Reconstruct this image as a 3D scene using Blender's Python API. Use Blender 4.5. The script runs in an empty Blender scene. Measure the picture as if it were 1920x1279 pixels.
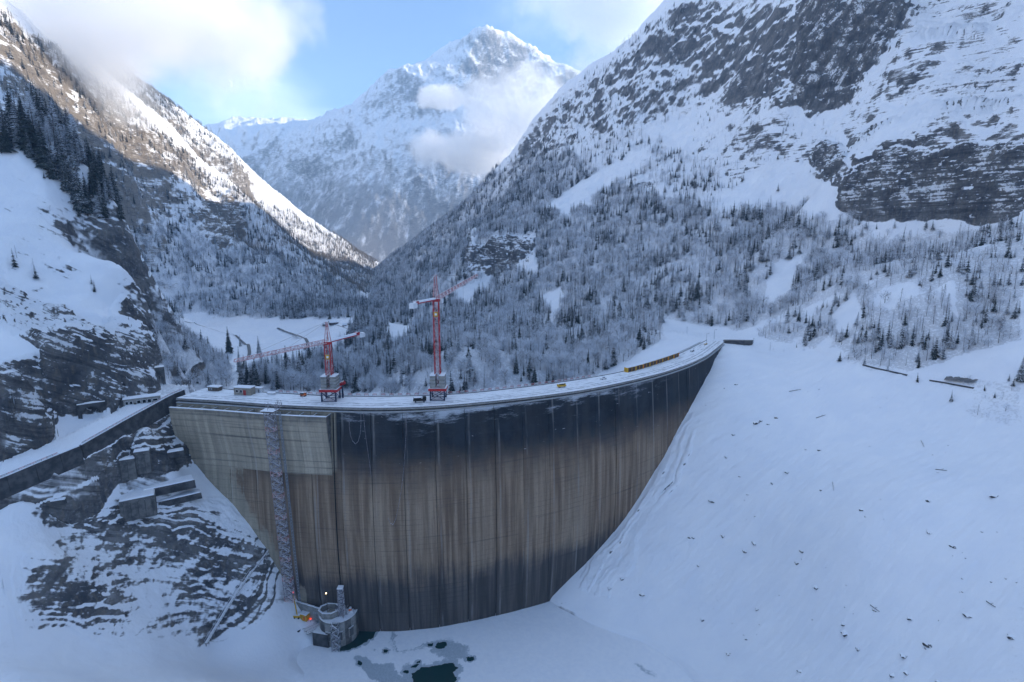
import bpy, math, random
import numpy as np
from mathutils import Vector, Matrix

# ------------------------------------------------------------------ camera, sky, sun, exposure
F = 1000.0; PT = math.radians(10); H = 85.0          # focal length in px of the 1920 px wide photograph
CP, SP = math.cos(PT), math.sin(PT)
sc = bpy.context.scene
col = sc.collection
cam_d = bpy.data.cameras.new("camera"); cam = bpy.data.objects.new("camera", cam_d); col.objects.link(cam)
cam_d.sensor_width = 36; cam_d.lens = 36 * F / 1920; cam_d.clip_start = 1; cam_d.clip_end = 60000
cam.location = (0, 0, H); cam.rotation_euler = (math.radians(90) - PT, 0, 0)
sc.camera = cam
SUN_AZ, SUN_EL = math.radians(77), math.radians(21)    # clockwise from +Y
w = bpy.data.worlds.new("World"); sc.world = w; w.use_nodes = True
nt = w.node_tree; nt.nodes.clear()
wo = nt.nodes.new("ShaderNodeOutputWorld"); bg = nt.nodes.new("ShaderNodeBackground")
sky = nt.nodes.new("ShaderNodeTexSky"); sky.sky_type = 'NISHITA'; sky.sun_disc = False
sky.sun_elevation = SUN_EL; sky.sun_rotation = SUN_AZ; sky.altitude = 2600; sky.air_density = 1.0; sky.dust_density = 0.0; sky.ozone_density = 2.0
bg.inputs[1].default_value = 0.15
tc = nt.nodes.new("ShaderNodeTexCoord"); sx = nt.nodes.new("ShaderNodeSeparateXYZ"); nt.links.new(tc.outputs['Generated'], sx.inputs[0])
def wm(op, a, b):
    n = nt.nodes.new("ShaderNodeMath"); n.operation = op
    for i, v in enumerate((a, b)):
        if isinstance(v, (int, float)): n.inputs[i].default_value = v
        else: nt.links.new(v, n.inputs[i])
    return n.outputs[0]
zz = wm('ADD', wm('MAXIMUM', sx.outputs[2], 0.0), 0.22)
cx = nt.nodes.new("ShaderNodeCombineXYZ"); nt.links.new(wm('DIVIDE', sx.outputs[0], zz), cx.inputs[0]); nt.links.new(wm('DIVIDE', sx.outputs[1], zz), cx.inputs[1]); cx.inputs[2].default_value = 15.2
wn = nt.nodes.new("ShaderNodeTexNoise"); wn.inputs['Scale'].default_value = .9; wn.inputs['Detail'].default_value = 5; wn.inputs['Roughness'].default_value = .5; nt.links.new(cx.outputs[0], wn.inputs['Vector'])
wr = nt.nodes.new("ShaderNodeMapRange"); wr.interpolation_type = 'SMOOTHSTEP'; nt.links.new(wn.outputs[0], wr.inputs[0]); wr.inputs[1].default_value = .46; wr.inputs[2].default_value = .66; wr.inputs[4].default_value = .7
mx = nt.nodes.new("ShaderNodeMix"); mx.data_type = 'RGBA'; nt.links.new(wr.outputs[0], mx.inputs[0]); nt.links.new(sky.outputs[0], mx.inputs[6]); mx.inputs[7].default_value = (4.3, 5.1, 6.3, 1)     # broken cloud, added mostly out of view and brightened to lift ambient light
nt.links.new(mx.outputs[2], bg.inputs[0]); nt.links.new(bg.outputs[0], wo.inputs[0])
sun_d = bpy.data.lights.new("sun", 'SUN'); sun = bpy.data.objects.new("sun", sun_d); col.objects.link(sun)
sun_d.energy = 3.8; sun_d.angle = math.radians(0.6); sun_d.color = (1.0, 0.86, 0.68)
sv = Vector((math.sin(SUN_AZ) * math.cos(SUN_EL), math.cos(SUN_AZ) * math.cos(SUN_EL), math.sin(SUN_EL)))
sun.rotation_euler = sv.to_track_quat('Z', 'Y').to_euler()
sc.view_settings.view_transform = 'Standard'; sc.view_settings.look = 'None'
sc.view_settings.exposure = 1.05; sc.view_settings.gamma = 1
sc.render.engine = 'CYCLES'
sc.cycles.use_denoising = True
sc.cycles.max_bounces = 6; sc.cycles.diffuse_bounces = 3; sc.cycles.volume_bounces = 7

# ------------------------------------------------------------------ helpers: pixels to points
def at(px, py, Y):
    a = (px - 960) / F; b = (639.5 - py) / F
    dy = CP + b * SP; dz = -SP + b * CP
    return (a / dy * Y, Y, H + dz / dy * Y)
def atz(px, py, z):
    a = (px - 960) / F; b = (639.5 - py) / F
    dy = CP + b * SP; dz = -SP + b * CP
    t = (z - H) / dz
    return (a * t, dy * t, z)
def proj(x, y, z):
    zz = z - H
    d = np.maximum(y * CP - zz * SP, 1e-3)
    return 960 + F * x / d, 639.5 - F * (y * SP + zz * CP) / d, d

# ------------------------------------------------------------------ helpers: noise
_rng = np.random.RandomState(7)
_P = _rng.permutation(512).astype(np.int32); _P = np.concatenate([_P, _P])
_G = _rng.uniform(-1, 1, (1024, 3)).astype(np.float32); _G /= np.linalg.norm(_G, axis=1)[:, None]
def perlin(x, y, z):
    x = np.asarray(x, np.float32); y = np.asarray(y, np.float32); z = np.asarray(z, np.float32)
    xi = np.floor(x).astype(np.int32); yi = np.floor(y).astype(np.int32); zi = np.floor(z).astype(np.int32)
    xf = x - xi; yf = y - yi; zf = z - zi
    u = xf * xf * (3 - 2 * xf); v = yf * yf * (3 - 2 * yf); w_ = zf * zf * (3 - 2 * zf)
    xi &= 511; yi &= 511; zi &= 511
    def g(i, j, k):
        h = _P[(_P[(_P[(xi + i) & 511] + yi + j) & 511] + zi + k) & 511]
        gr = _G[h]
        return gr[..., 0] * (xf - i) + gr[..., 1] * (yf - j) + gr[..., 2] * (zf - k)
    def L(a, b, t): return a + t * (b - a)
    return L(L(L(g(0,0,0), g(1,0,0), u), L(g(0,1,0), g(1,1,0), u), v), L(L(g(0,0,1), g(1,0,1), u), L(g(0,1,1), g(1,1,1), u), v), w_) * 1.6
def fbm(x, y, z, o=4, gain=.5, ridged=False):
    s = 0; a = 1; f = 1; t = 0
    for i in range(o):
        n = perlin(x * f + i * 17.3, y * f + i * 5.1, z * f + i * 9.7)
        if ridged: n = 1 - 2 * np.abs(n)
        s = s + a * n; t += a; a *= gain; f *= 2.03
    return s / t
def sstep(a, b, x):
    t = np.clip((x - a) / (b - a), 0, 1); return t * t * (3 - 2 * t)

# ------------------------------------------------------------------ terrain: control points measured in the photograph
class TPS:
    def __init__(s, pts, lam=2e-4):
        P = np.array(pts, float); s.c = P[:, :2] / 1000; z = P[:, 2]
        n = len(P); r = np.linalg.norm(s.c[:, None] - s.c[None], axis=2)
        K = s.k(r) + lam * np.eye(n); Q = np.hstack([np.ones((n, 1)), s.c])
        A = np.zeros((n + 3, n + 3)); A[:n, :n] = K; A[:n, n:] = Q; A[n:, :n] = Q.T
        s.w = np.linalg.solve(A, np.concatenate([z, [0, 0, 0]]))
    @staticmethod
    def k(r):
        return r * r * np.log(np.maximum(r, 1e-9))
    def __call__(s, x, y):
        x = (x / 1000).astype(np.float32); y = (y / 1000).astype(np.float32)
        o = s.w[-3] + s.w[-2] * x + s.w[-1] * y
        for i, (cx, cy) in enumerate(s.c):
            r2 = (x - cx) ** 2 + (y - cy) ** 2 + 1e-12
            o = o + s.w[i] * .5 * r2 * np.log(r2)
        return o.astype(np.float64)

ICE = -133.0
right_pts = [at(*p) for p in [
    (1352,655,462),(1322,720,405),(1290,790,371),(1245,870,349),(1200,950,330),(1120,1060,307),(1060,1115,296),(1130,1115,290),(1200,1190,268),(1300,1279,236),
    (1420,642,490),(1520,665,430),(1630,690,372),(1800,715,334),(1920,740,302),(1450,800,350),(1400,1000,292),(1600,1000,246),(1500,1150,240),
    (1700,1200,198),(1920,1279,160),(1900,1000,210),(1700,850,290),
    (1240,620,545),(1240,602,625),(1380,620,560),(1330,610,600),(1500,640,470),
    (1500,420,750),(1600,402,640),(1900,405,520),(1900,420,500),(1750,410,575),(1900,300,540),(1750,300,600),(1620,300,668),
    (1550,330,720),(1700,200,750),(1900,200,640),(1900,100,720),(1700,100,830),(1900,0,850),(1750,0,960),(1450,220,960),(1530,200,930),(1580,195,900),(1470,0,1120),(1560,0,1010),(1640,0,985),
    (1280,0,1500),(1200,60,1590),(1150,110,1640),(1100,150,1700),(1040,200,1750),(990,260,1800),(985,292,1790),(930,330,1900),(850,400,2100),(780,450,2350),(720,492,2600),(680,550,2400),
    (690,580,1500),(720,600,1200),(760,560,1500),(700,640,850),(720,700,560),(800,720,440),(960,700,430),(1000,680,500),(1100,640,560),(1000,600,750),(1000,500,1000),(1000,400,1300),(1000,300,1700),(900,600,800),(900,500,1100),(900,420,1500),(800,600,1000),(800,520,1600),(930,520,1080),(935,450,1130),
    (1200,500,800),(1200,400,1000),(1200,300,1250),(1200,200,1400),(1200,100,1520),(1100,400,1150),(1100,250,1500),(1100,550,720),(1200,600,640),
    (1400,500,660),(1400,400,810),(1400,300,960),(1400,200,1090),(1400,100,1230),(1400,0,1340),(1300,100,1400),(1300,300,1100),(1300,450,800),
    (1600,500,520),(1600,600,430),(1750,500,450),(1750,600,385),(1900,500,410),(1900,600,355),(1900,680,318)]]
right_pts += [(520,1700,780),(700,1400,880),(900,900,930),(1000,600,960),(1000,300,930),(900,0,830),(700,-300,600),(300,-500,40),(150,60,-60),(60,120,-133),(120,-200,-100),
              (350,1950,620),(150,2200,440),(-80,2500,230),(-350,2900,20),(900,1900,760),(1300,2600,380),(600,2900,120),(1500,800,900),(1500,0,800),
              (-900,2400,-330),(-1000,1500,-350),(-900,800,-320),(-500,500,-260),(-330,400,-250),(-1200,3300,-250),(-40,350,-150),(-100,330,-190),(20,400,-75),(-300,200,-260),(-300,0,-260),(-50,250,-160),(-100,100,-200),(30,285,-139),(0,240,-148),(30,235,-142)]
left_pts = [at(*p) for p in [
    (0,25,1000),(60,70,1080),(127,123,1200),(187,187,1300),(250,225,1380),(300,253,1450),(340,300,1520),(383,340,1600),(447,377,1650),(452,425,1600),(415,462,1560),
    (233,333,1150),(130,260,1000),(60,200,900),(300,320,1330),(400,400,1560),(450,450,1450),(350,500,1200),(300,420,1250),(250,500,1050),(500,500,1450),(600,500,1900),(550,550,1350),
    (310,592,1000),(450,598,1060),(600,600,1010),(640,580,1200),(660,540,1700),(690,515,2300),(460,670,650),(560,650,720),(640,680,600),(640,610,930),(700,640,760),(330,680,470),(300,600,700),(400,690,520),(450,720,480),(560,720,470),(350,630,720),(300,650,620)]]
left_pts += [(-1150,1300,600),(-1250,900,600),(-1150,500,560),(-1000,100,500),(-900,-400,450),(-1500,1600,900),(-1150,1900,400),(-1000,2100,150),(-1900,700,900),
             (-380,900,-90),(-250,700,-90),(-150,500,-110),(-100,400,-110),(0,600,-160),(200,1000,-260),(300,1800,-400),(-300,2300,-250),(-150,1400,-300),(500,500,-400),(500,3000,-700),(-300,3200,-350),(-280,350,-60),(-200,360,-80),(-500,300,120),(-600,-200,200),(300,0,-500),(-100,0,-300)]
far_left_pts = [at(*p) for p in [
    (150,40,1900),(210,118,2000),(260,155,2060),(320,205,2150),(390,265,2220),(440,310,2250),(460,350,2260),(500,380,2350),(550,405,2450),(600,430,2600),(660,468,2800),(706,494,2950),
    (455,440,2000),(550,450,2250),(600,480,2350),(660,505,2500),(640,560,2150),(480,400,2250),(350,280,2000),(400,330,2060)]]
far_left_pts += [(-1800,2200,900),(-1800,2700,700),(-1500,3000,380),(-1150,3200,150),(-1000,3400,20),(-800,3400,-50),(-400,2600,-250),(-300,3300,-200),(-300,2000,-350),(0,2500,-450),(-1000,1300,-100),(-1700,1300,300),(-2600,2000,1100),(-2600,3200,900),(-900,1700,-60)]
spur_pts = [at(*p) for p in [
    (300,692,340),(285,650,350),(280,620,355),(250,520,390),(220,420,440),(170,330,500),(90,290,500),(0,250,480),
    (100,400,400),(0,400,380),(150,480,380),(0,520,330),(100,560,340),(200,600,340),(60,620,300),(150,640,305),(250,680,305),
    (90,670,275),(90,775,268),(170,655,290),(170,770,283),(240,690,295),(240,755,290),(290,735,305),(0,690,230),(60,700,238),(90,830,243),(0,870,228),(0,760,232),
    (330,738,310),(240,780,280),(170,800,266),(120,850,250),(0,900,219),(100,870,236),
    (345,765,302),(345,800,298),(370,870,292),(450,960,285),(500,1030,281),(550,1100,281),(330,880,280),(250,950,255),(290,840,270),(200,870,252),(150,900,240),
    (100,950,228),(0,940,215),(100,1050,208),(0,1100,190),(300,1050,248),(400,1000,268),(450,1050,270),(500,1150,262),(300,1150,232),(200,1150,214),(100,1150,200),
    (560,1205,262),(400,1218,242),(150,1215,198),(0,1215,178),(0,1279,152),(200,1279,180),(400,1279,212),(575,1140,279),(560,1260,240),(560,1279,236)]]
spur_pts += [(-115,267,-127),(-125,272,-122),(-112,277,-125),(-106,262,-134),(-480,640,90),(-560,560,200),(-400,660,10),(-330,500,20),(-300,420,0),(-250,370,-30),(-200,345,-50),(-150,330,-90),(-620,400,260),(-600,100,200),(-400,0,60),(-260,0,-60),(-150,60,-133),(-100,150,-140),(-60,230,-140),
             (-60,300,-150),(0,260,-160),(60,200,-170),(-100,-200,-150),(-400,-400,60),(-560,800,60),(-360,300,95),(-300,230,35),(0,400,-220),(-300,700,-120),(-320,420,60),(-365,500,90)]
peak_pts = [at(*p) for p in [
    (440,275,5600),(500,262,5700),(515,248,5700),(560,258,5800),(600,238,5850),(660,212,5900),(690,188,5800),(720,160,5700),(760,140,5800),(800,124,5850),(850,108,5900),(905,75,6000),(950,92,6080),(1000,108,6150),(1050,128,6250),(1100,150,6400),
    (850,165,5450),(880,120,5700),(870,230,5000),(960,150,5850),(930,190,5600),(1000,180,5850),(1050,250,5400),(1000,300,5000),(900,300,4600),(800,250,5000),(750,250,4950),(700,260,5100),(640,290,5000),(580,300,5000),(800,400,4150),(700,400,4150),(620,400,4300),(560,340,4900),(500,330,5200),(470,310,5300),(640,470,3800),(720,490,3750),(900,400,4100),(760,470,3850),(500,375,4800)]]
peak_pts += [(-3000,6600,1500),(-2000,7200,1400),(-700,7400,1500),(600,7600,1300),(1800,7200,1500),(1500,5500,900),(1200,4300,400),(400,3500,-150),(-400,3300,-300),(-1200,3200,-300),(-1900,4000,-150),(-2900,5200,500),(-3800,5800,900)]
tps = [TPS(right_pts), TPS(left_pts), TPS(far_left_pts), TPS(spur_pts, 5e-5), TPS(peak_pts)]
limits = [ (-2000, 3300), (-2000, 3300), (-400, 3900), (-700, 1000), (2700, 9e9) ]

def base_height(x, y):
    hs = []
    for i, t in enumerate(tps):
        h = t(x, y)
        lo, hi = limits[i]
        h = h - 900 * sstep(hi, hi + 900, y) - 900 * (1 - sstep(lo - 500, lo, y))
        if i == 3: h = h - 2.5 * np.clip(x + 30, 0, 1e9) - .9 * np.clip(y - 520, 0, 1e9)
        if i == 4: h = h - .8 * np.clip(3300 - y, 0, 1500)
        if i in (1, 2): h = h - .6 * np.clip(x - 0, 0, 1e9)
        hs.append(h)
    hs = np.clip(np.array(hs), -900, 2600)
    pid = np.argmax(hs, axis=0)
    # soft maximum so that the masses meet in rounded creases
    hm = hs.max(axis=0)
    srt = np.sort(hs, axis=0); d = srt[-1] - srt[-2]
    k = 6.0
    hm = hm + np.where(d < k, (k - d) ** 2 / (4 * k), 0)
    hm = hm - 5 * (1 - sstep(-134, -130, hm)) * (y < 420)
    hm = np.maximum(hm, -160)
    return hm, pid

# the road terrace on the left: wall line x(Y) and road level z(Y)
WY = np.array([150, 185, 213, 228, 238, 266, 300, 312., 328.]); WX = np.array([-262, -240, -220, -208, -203, -200, -198, -197., -203.]); WZ = np.array([-22, -18, -14, -9.5, -8, -4, -.6, -.4, -.2])
def terrace(x, y, h):
    xw = np.interp(y, WY, WX); zr = np.interp(y, WY, WZ)
    d = x - xw
    on = (y > 150) & (y < 327)
    wid = np.interp(y, [150, 215, 240, 262, 290, 312, 327], [19, 19, 18, 18, 13, 14, 22])
    k = (d > -wid - 3) & (d <= -.7) & on
    f = sstep(-wid - 3, -wid, d)
    h = np.where(k, h * (1 - f) + zr * f, h)
    k2 = (d > -.7) & (d < 40) & on
    drop = np.interp(y, [150, 230, 262, 300, 312], [5.5, 5.5, 6.5, 9, 15])
    h = np.where(k2, np.minimum(h, zr - drop - .55 * np.clip(d, 0, 40)), h)
    dc = np.clip(d, 0, 40); h = np.where(k2, np.maximum(h, zr - drop - 3.5 * dc - 1.2 * dc ** 2), h)
    return h
# natural shelf of ice in front of the dam
def full_height(x, y):
    h, pid = base_height(x, y)
    h = terrace(x, y, h)
    return h, pid

def inpoly(px, py, poly):
    c = np.zeros(px.shape, bool); n = len(poly); j = n - 1
    for i in range(n):
        xi, yi = poly[i]; xj, yj = poly[j]
        if yi != yj:
            k = ((yi > py) != (yj > py)) & (px < (xj - xi) * (py - yi) / (yj - yi) + xi)
            c ^= k
        j = i
    return c

# ---- stage 1: coarse polar sampling, to learn where detail is seen from the valley's air
def az_list(n_in, n_out):
    a = np.linspace(-46.5, 46.5, n_in)
    b = np.linspace(46.5, 313.5, n_out)[1:-1]
    return np.radians(a), np.radians(b)
NA, NR = 1120, 960
azc = np.radians(np.linspace(-47, 47, 240)); rc = np.exp(np.linspace(math.log(40), math.log(9000), 1500))
A, R = np.meshgrid(azc, rc, indexing='ij')
hc, _ = full_height(R * np.sin(A), R * np.cos(A))
el = (hc - H) / R * 1.0
run = np.maximum.accumulate(el, axis=1)
vis = np.concatenate([np.ones((len(azc), 1), bool), el[:, 1:] >= run[:, :-1] - .004], axis=1)
ang = np.arctan(el)
dens = np.abs(np.diff(ang, axis=1)) * vis[:, 1:] + np.diff(np.log(rc))[None] * .02
ker = np.ones(9) / 9
dens = np.apply_along_axis(lambda v: np.convolve(np.pad(v, 4, 'edge'), ker, 'valid'), 0, dens)
dens = np.minimum(dens, np.diff(rc)[None] / .25 * 1e-3 * 40)
cum = np.concatenate([np.zeros((len(azc), 1)), np.cumsum(dens, axis=1)], axis=1); cum /= cum[:, -1:]
tgt = np.linspace(0, 1, NR)
Rk = np.array([np.interp(tgt, cum[i], np.log(rc)) for i in range(len(azc))])      # (240, NR)
azi, azo = az_list(NA, 130)
RR = np.empty((NA, NR))
for k in range(NR): RR[:, k] = np.interp(azi, azc, Rk[:, k])
RR = np.exp(RR)
AA = np.repeat(azi[:, None], NR, 1)

RIGHT, LEFT, FARLEFT, SPUR, PEAK = range(5)
rock_polys = [   # polygon in the photograph, strength, mass it lies on
    ([(1585,335),(1640,300),(1690,283),(1800,290),(1920,272),(1920,408),(1780,398),(1600,403),(1578,380)], .95, RIGHT),
    ([(1500,0),(1705,0),(1690,60),(1650,120),(1600,190),(1560,200),(1520,215),(1495,190),(1480,160),(1500,80)], 1.0, RIGHT),
    ([(1420,130),(1480,40),(1500,0),(1500,100),(1500,215),(1440,215)], .5, RIGHT),
    ([(870,475),(915,450),(1000,455),(1006,495),(930,512),(880,520)], 1.0, RIGHT), ([(866,440),(898,435),(897,467),(868,462)], .9, RIGHT),
    ([(1522,285),(1545,275),(1590,300),(1580,340),(1525,330)], .95, RIGHT), ([(1180,346),(1250,343),(1252,362),(1180,362)], .85, RIGHT),
    ([(990,265),(1100,150),(1290,0),(1500,0),(1440,215),(1300,180),(1250,230),(1100,270),(1000,295)], .32, RIGHT),
    ([(1700,0),(1920,0),(1920,285),(1600,330),(1570,240),(1650,150)], .46, RIGHT),
    ([(1180,300),(1290,260),(1420,230),(1580,250),(1560,300),(1440,340),(1250,360)], .28, RIGHT),
    ([(355,390),(440,372),(453,395),(452,430),(415,465),(385,440)], .95, LEFT), ([(215,245),(290,240),(325,290),(300,330),(230,290)], .6, LEFT),
    ([(0,30),(130,120),(300,250),(440,370),(330,330),(230,330),(170,300),(0,200)], .46, LEFT), ([(170,300),(330,330),(420,400),(330,420),(230,380)], .25, LEFT),
    ([(210,115),(330,200),(445,310),(460,375),(420,345),(330,260),(180,160)], .45, FARLEFT), ([(415,300),(460,330),(462,372),(430,355)], .95, FARLEFT),
    ([(0,520),(60,560),(180,620),(240,560),(290,640),(300,735),(235,770),(100,790),(78,660),(0,610)], .95, SPUR),
    ([(0,330),(60,330),(170,330),(225,400),(255,520),(290,640),(230,600),(180,620),(60,560),(0,530)], .36, SPUR),
    ([(0,695),(70,690),(100,740),(112,830),(60,860),(0,870)], .85, SPUR),
    ([(60,930),(260,960),(420,960),(520,1050),(470,1150),(380,1215),(230,1200),(60,1170),(20,1050)], .36, SPUR),
    ([(150,860),(240,810),(335,765),(350,870),(290,880),(200,905)], .92, SPUR), ([(1100,1095),(1200,960),(1290,800),(1296,800),(1215,960),(1120,1100)], .6, RIGHT)]

VERT = [[(1380,0),(1720,0),(1720,60),(1650,140),(1600,215),(1430,230),(1400,120)], [(1000,270),(1150,100),(1290,0),(1390,0),(1400,120),(1300,190),(1100,280)]]
def build_arrays(A, R):
    x = R * np.sin(A); y = R * np.cos(A)
    h, pid = full_height(x, y)
    px, py, dd = proj(x, y, h)
    wx = fbm(x / 25, y / 25, h / 25, 3) * 16; wy = fbm(x / 25 + 40, y / 25, h / 25, 3) * 16
    sc_ = np.clip(dd / 500, .5, 1.2)
    rock = np.zeros(x.shape); vert = np.zeros(x.shape)
    front = (y > 100) & (np.abs(A) < math.radians(60))
    for poly, s, p in rock_polys:
        pa = np.array(poly); bb = front & (pid == p) & (px > pa[:, 0].min() - 50) & (px < pa[:, 0].max() + 50) & (py > pa[:, 1].min() - 50) & (py < pa[:, 1].max() + 50)
        if not bb.any(): continue
        qx = (px + wx / sc_)[bb]; qy = (py + wy / sc_)[bb]; soft = 24 if s < .8 else 13; m = 0
        for k in range(8): m = m + inpoly(qx + soft * math.cos(k * 2.4) * ((k + 1) / 8) ** .5, qy + soft * math.sin(k * 2.4) * ((k + 1) / 8) ** .5, poly)
        rock[bb] = np.maximum(rock[bb], s * m / 8. * np.clip(1 + (1.1 if s < .8 else .45) * fbm(x[bb] / 55, y[bb] / 55, h[bb] / 40, 3), .2, 1.5))
    for poly in VERT: vert = np.maximum(vert, 1. * (inpoly(px + wx, py + wy, poly) & (pid == RIGHT) & front))
    # outside the frame the mountains go on as rocky as inside it
    out = (~front | (py < -40) | (np.abs(px - 960) > 1000)) & (h > 120) & (pid != PEAK)
    rock = np.where(out, np.maximum(rock, .34 * np.maximum(np.where(y > 100, sstep(1000, 1500, np.abs(px - 960)), 1), np.where(y > 100, sstep(-40, -300, py), 0))), rock)
    # relief
    big = fbm(x / 160, y / 160, h / 160, 4)
    gul = fbm(x / 60, y / 60, h / 200, 4, ridged=True)
    med = fbm(x / 22, y / 22, h / 22, 4)
    xw = np.interp(y, WY, WX); dw = x - xw
    flat = ((pid == SPUR) & (y < 328) & (y > 150) & (dw > -20) & (dw < 2)).astype(float)
    nearice = sstep(-131, -105, h)
    lakeslope = ((pid == RIGHT) & (h < 2) & (y < 560)).astype(float)
    meadow = ((pid == LEFT) & (h < -20)).astype(float)
    dampen = (1 - flat) * nearice * np.where(pid == RIGHT, sstep(0, 50, h) * .9 + .1, 1) * np.where(meadow > 0, .12, 1)
    dist_amp = np.clip(R / 900, .12, 1.3)
    amp = dampen * dist_amp
    amp = np.where(pid == SPUR, amp * 1.4, amp)
    dz = amp * (big * 22 + gul * (6 + 12 * rock) + med * 3)
    dz = np.where(lakeslope > 0, nearice * (fbm(x / 45, y / 45, 0, 3) * 2.2 + fbm((x + .3 * y) / 45, (y - .3 * x) / 8, 0, 4) * .9 + np.clip(fbm((x + .3 * y) / 20, (y - .3 * x) / 6, 3, 3, .5, True) - .2, 0, 1) * .5 + fbm(x / 5, y / 5, 0, 3) * .22), dz)
    # far peak: gullied faces
    pk = (pid == PEAK)
    dzp = (fbm(x / 700, y / 900, h / 3000, 6, .52, ridged=True) - .1) * 125 + fbm(x / 200, y / 420, h / 900, 5, .6, ridged=True) * 42
    dz = np.where(pk, dzp * sstep(-100, 900, h), dz)
    z = h + dz
    build_arrays.vert = vert
    return x, y, z, h, pid, rock, px, py, lakeslope, flat, meadow

def grid_normals(x, y, z, wrap=False):
    P = np.stack([x, y, z], -1)
    da = np.gradient(P, axis=0); dr = np.gradient(P, axis=1)
    n = np.cross(dr, da); n /= np.maximum(np.linalg.norm(n, axis=-1, keepdims=True), 1e-9)
    n *= np.sign(n[..., 2:3] + 1e-9)
    return n

def detail(x, y, z, rock, pid, A):
    # broken rock: push the surface in and out along its own normal, in beds
    n = grid_normals(x, y, z)
    R = np.hypot(x, y)
    lam = np.clip(R / 110, 1.2, 14)                       # bed spacing grows with distance seen
    lamq = np.where(pid == SPUR, 5.0, np.where(pid == PEAK, 60., 10.))
    tilt = np.where(pid == SPUR, .50 * x + .34 * y, np.where(pid == RIGHT, -.10 * x, .25 * x))
    q = (z + tilt) / lamq + fbm(x / 22, y / 22, z / 22, 4) * 2.4
    f = q - np.floor(q)
    saw = np.where(f < .8, f / .8, (1 - f) / .2) - .5
    cr = fbm(x / 7, y / 7, z / 10, 4, .55, ridged=True)
    cr2 = fbm(x / 28, y / 28, z / 45, 4, .55, ridged=True)
    rk = rock
    a = np.where(pid == SPUR, 1.5, np.where(pid == PEAK, 0, 3.6))
    a = a * sstep(-.25, .45, fbm(x / 35 + 7, y / 35, z / 20, 3)) * sstep(.12, .34, rock)
    d = rk * (a * saw + np.where(pid == SPUR, 1.6, 2.2) * cr + np.where(pid == SPUR, 2.0, 9.0) * cr2)
    d = np.where(pid == PEAK, 0, d)
    x2 = x + n[..., 0] * d; y2 = y + n[..., 1] * d; z2 = z + n[..., 2] * d * .8
    return x2, y2, z2

x, y, z, hb, pid, rock, PX, PY, lakes, flatm, meadow = build_arrays(AA, RR); VT = build_arrays.vert
x, y, z = detail(x, y, z, rock, pid, AA)
# which terrain points can be seen from the camera's place
EL = (z - H) / np.hypot(x, y)
RUN = np.maximum.accumulate(EL, axis=1)
VIS = np.concatenate([np.ones((NA, 1), bool), EL[:, 1:] >= RUN[:, :-1] - 1e-4], axis=1)

def grid_mesh(name, X, Y, Z, keep, attrs, mat, kind='structure', label=None):
    """one sheet out of the faces of the grid marked in keep"""
    na, nr = X.shape
    idx = np.arange(na * nr).reshape(na, nr)
    q = np.stack([idx[:-1, :-1], idx[1:, :-1], idx[1:, 1:], idx[:-1, 1:]], -1)[keep]
    used = np.unique(q); remap = np.full(na * nr, -1, np.int64); remap[used] = np.arange(len(used))
    q = remap[q]
    co = np.stack([X.ravel()[used], Y.ravel()[used], Z.ravel()[used]], -1).astype(np.float32)
    me = bpy.data.meshes.new(name)
    me.vertices.add(len(co)); me.vertices.foreach_set('co', co.ravel())
    me.loops.add(q.size); me.loops.foreach_set('vertex_index', q.ravel().astype(np.int32))
    me.polygons.add(len(q)); me.polygons.foreach_set('loop_start', np.arange(0, q.size, 4, dtype=np.int32))
    me.update(calc_edges=True)
    me.polygons.foreach_set('use_smooth', np.ones(len(q), bool))
    for k, v in attrs.items():
        at_ = me.attributes.new(k, 'FLOAT', 'POINT'); at_.data.foreach_set('value', v.ravel()[used].astype(np.float32))
    me.materials.append(mat)
    o = bpy.data.objects.new(name, me); col.objects.link(o)
    o['kind'] = kind
    return o

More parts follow.
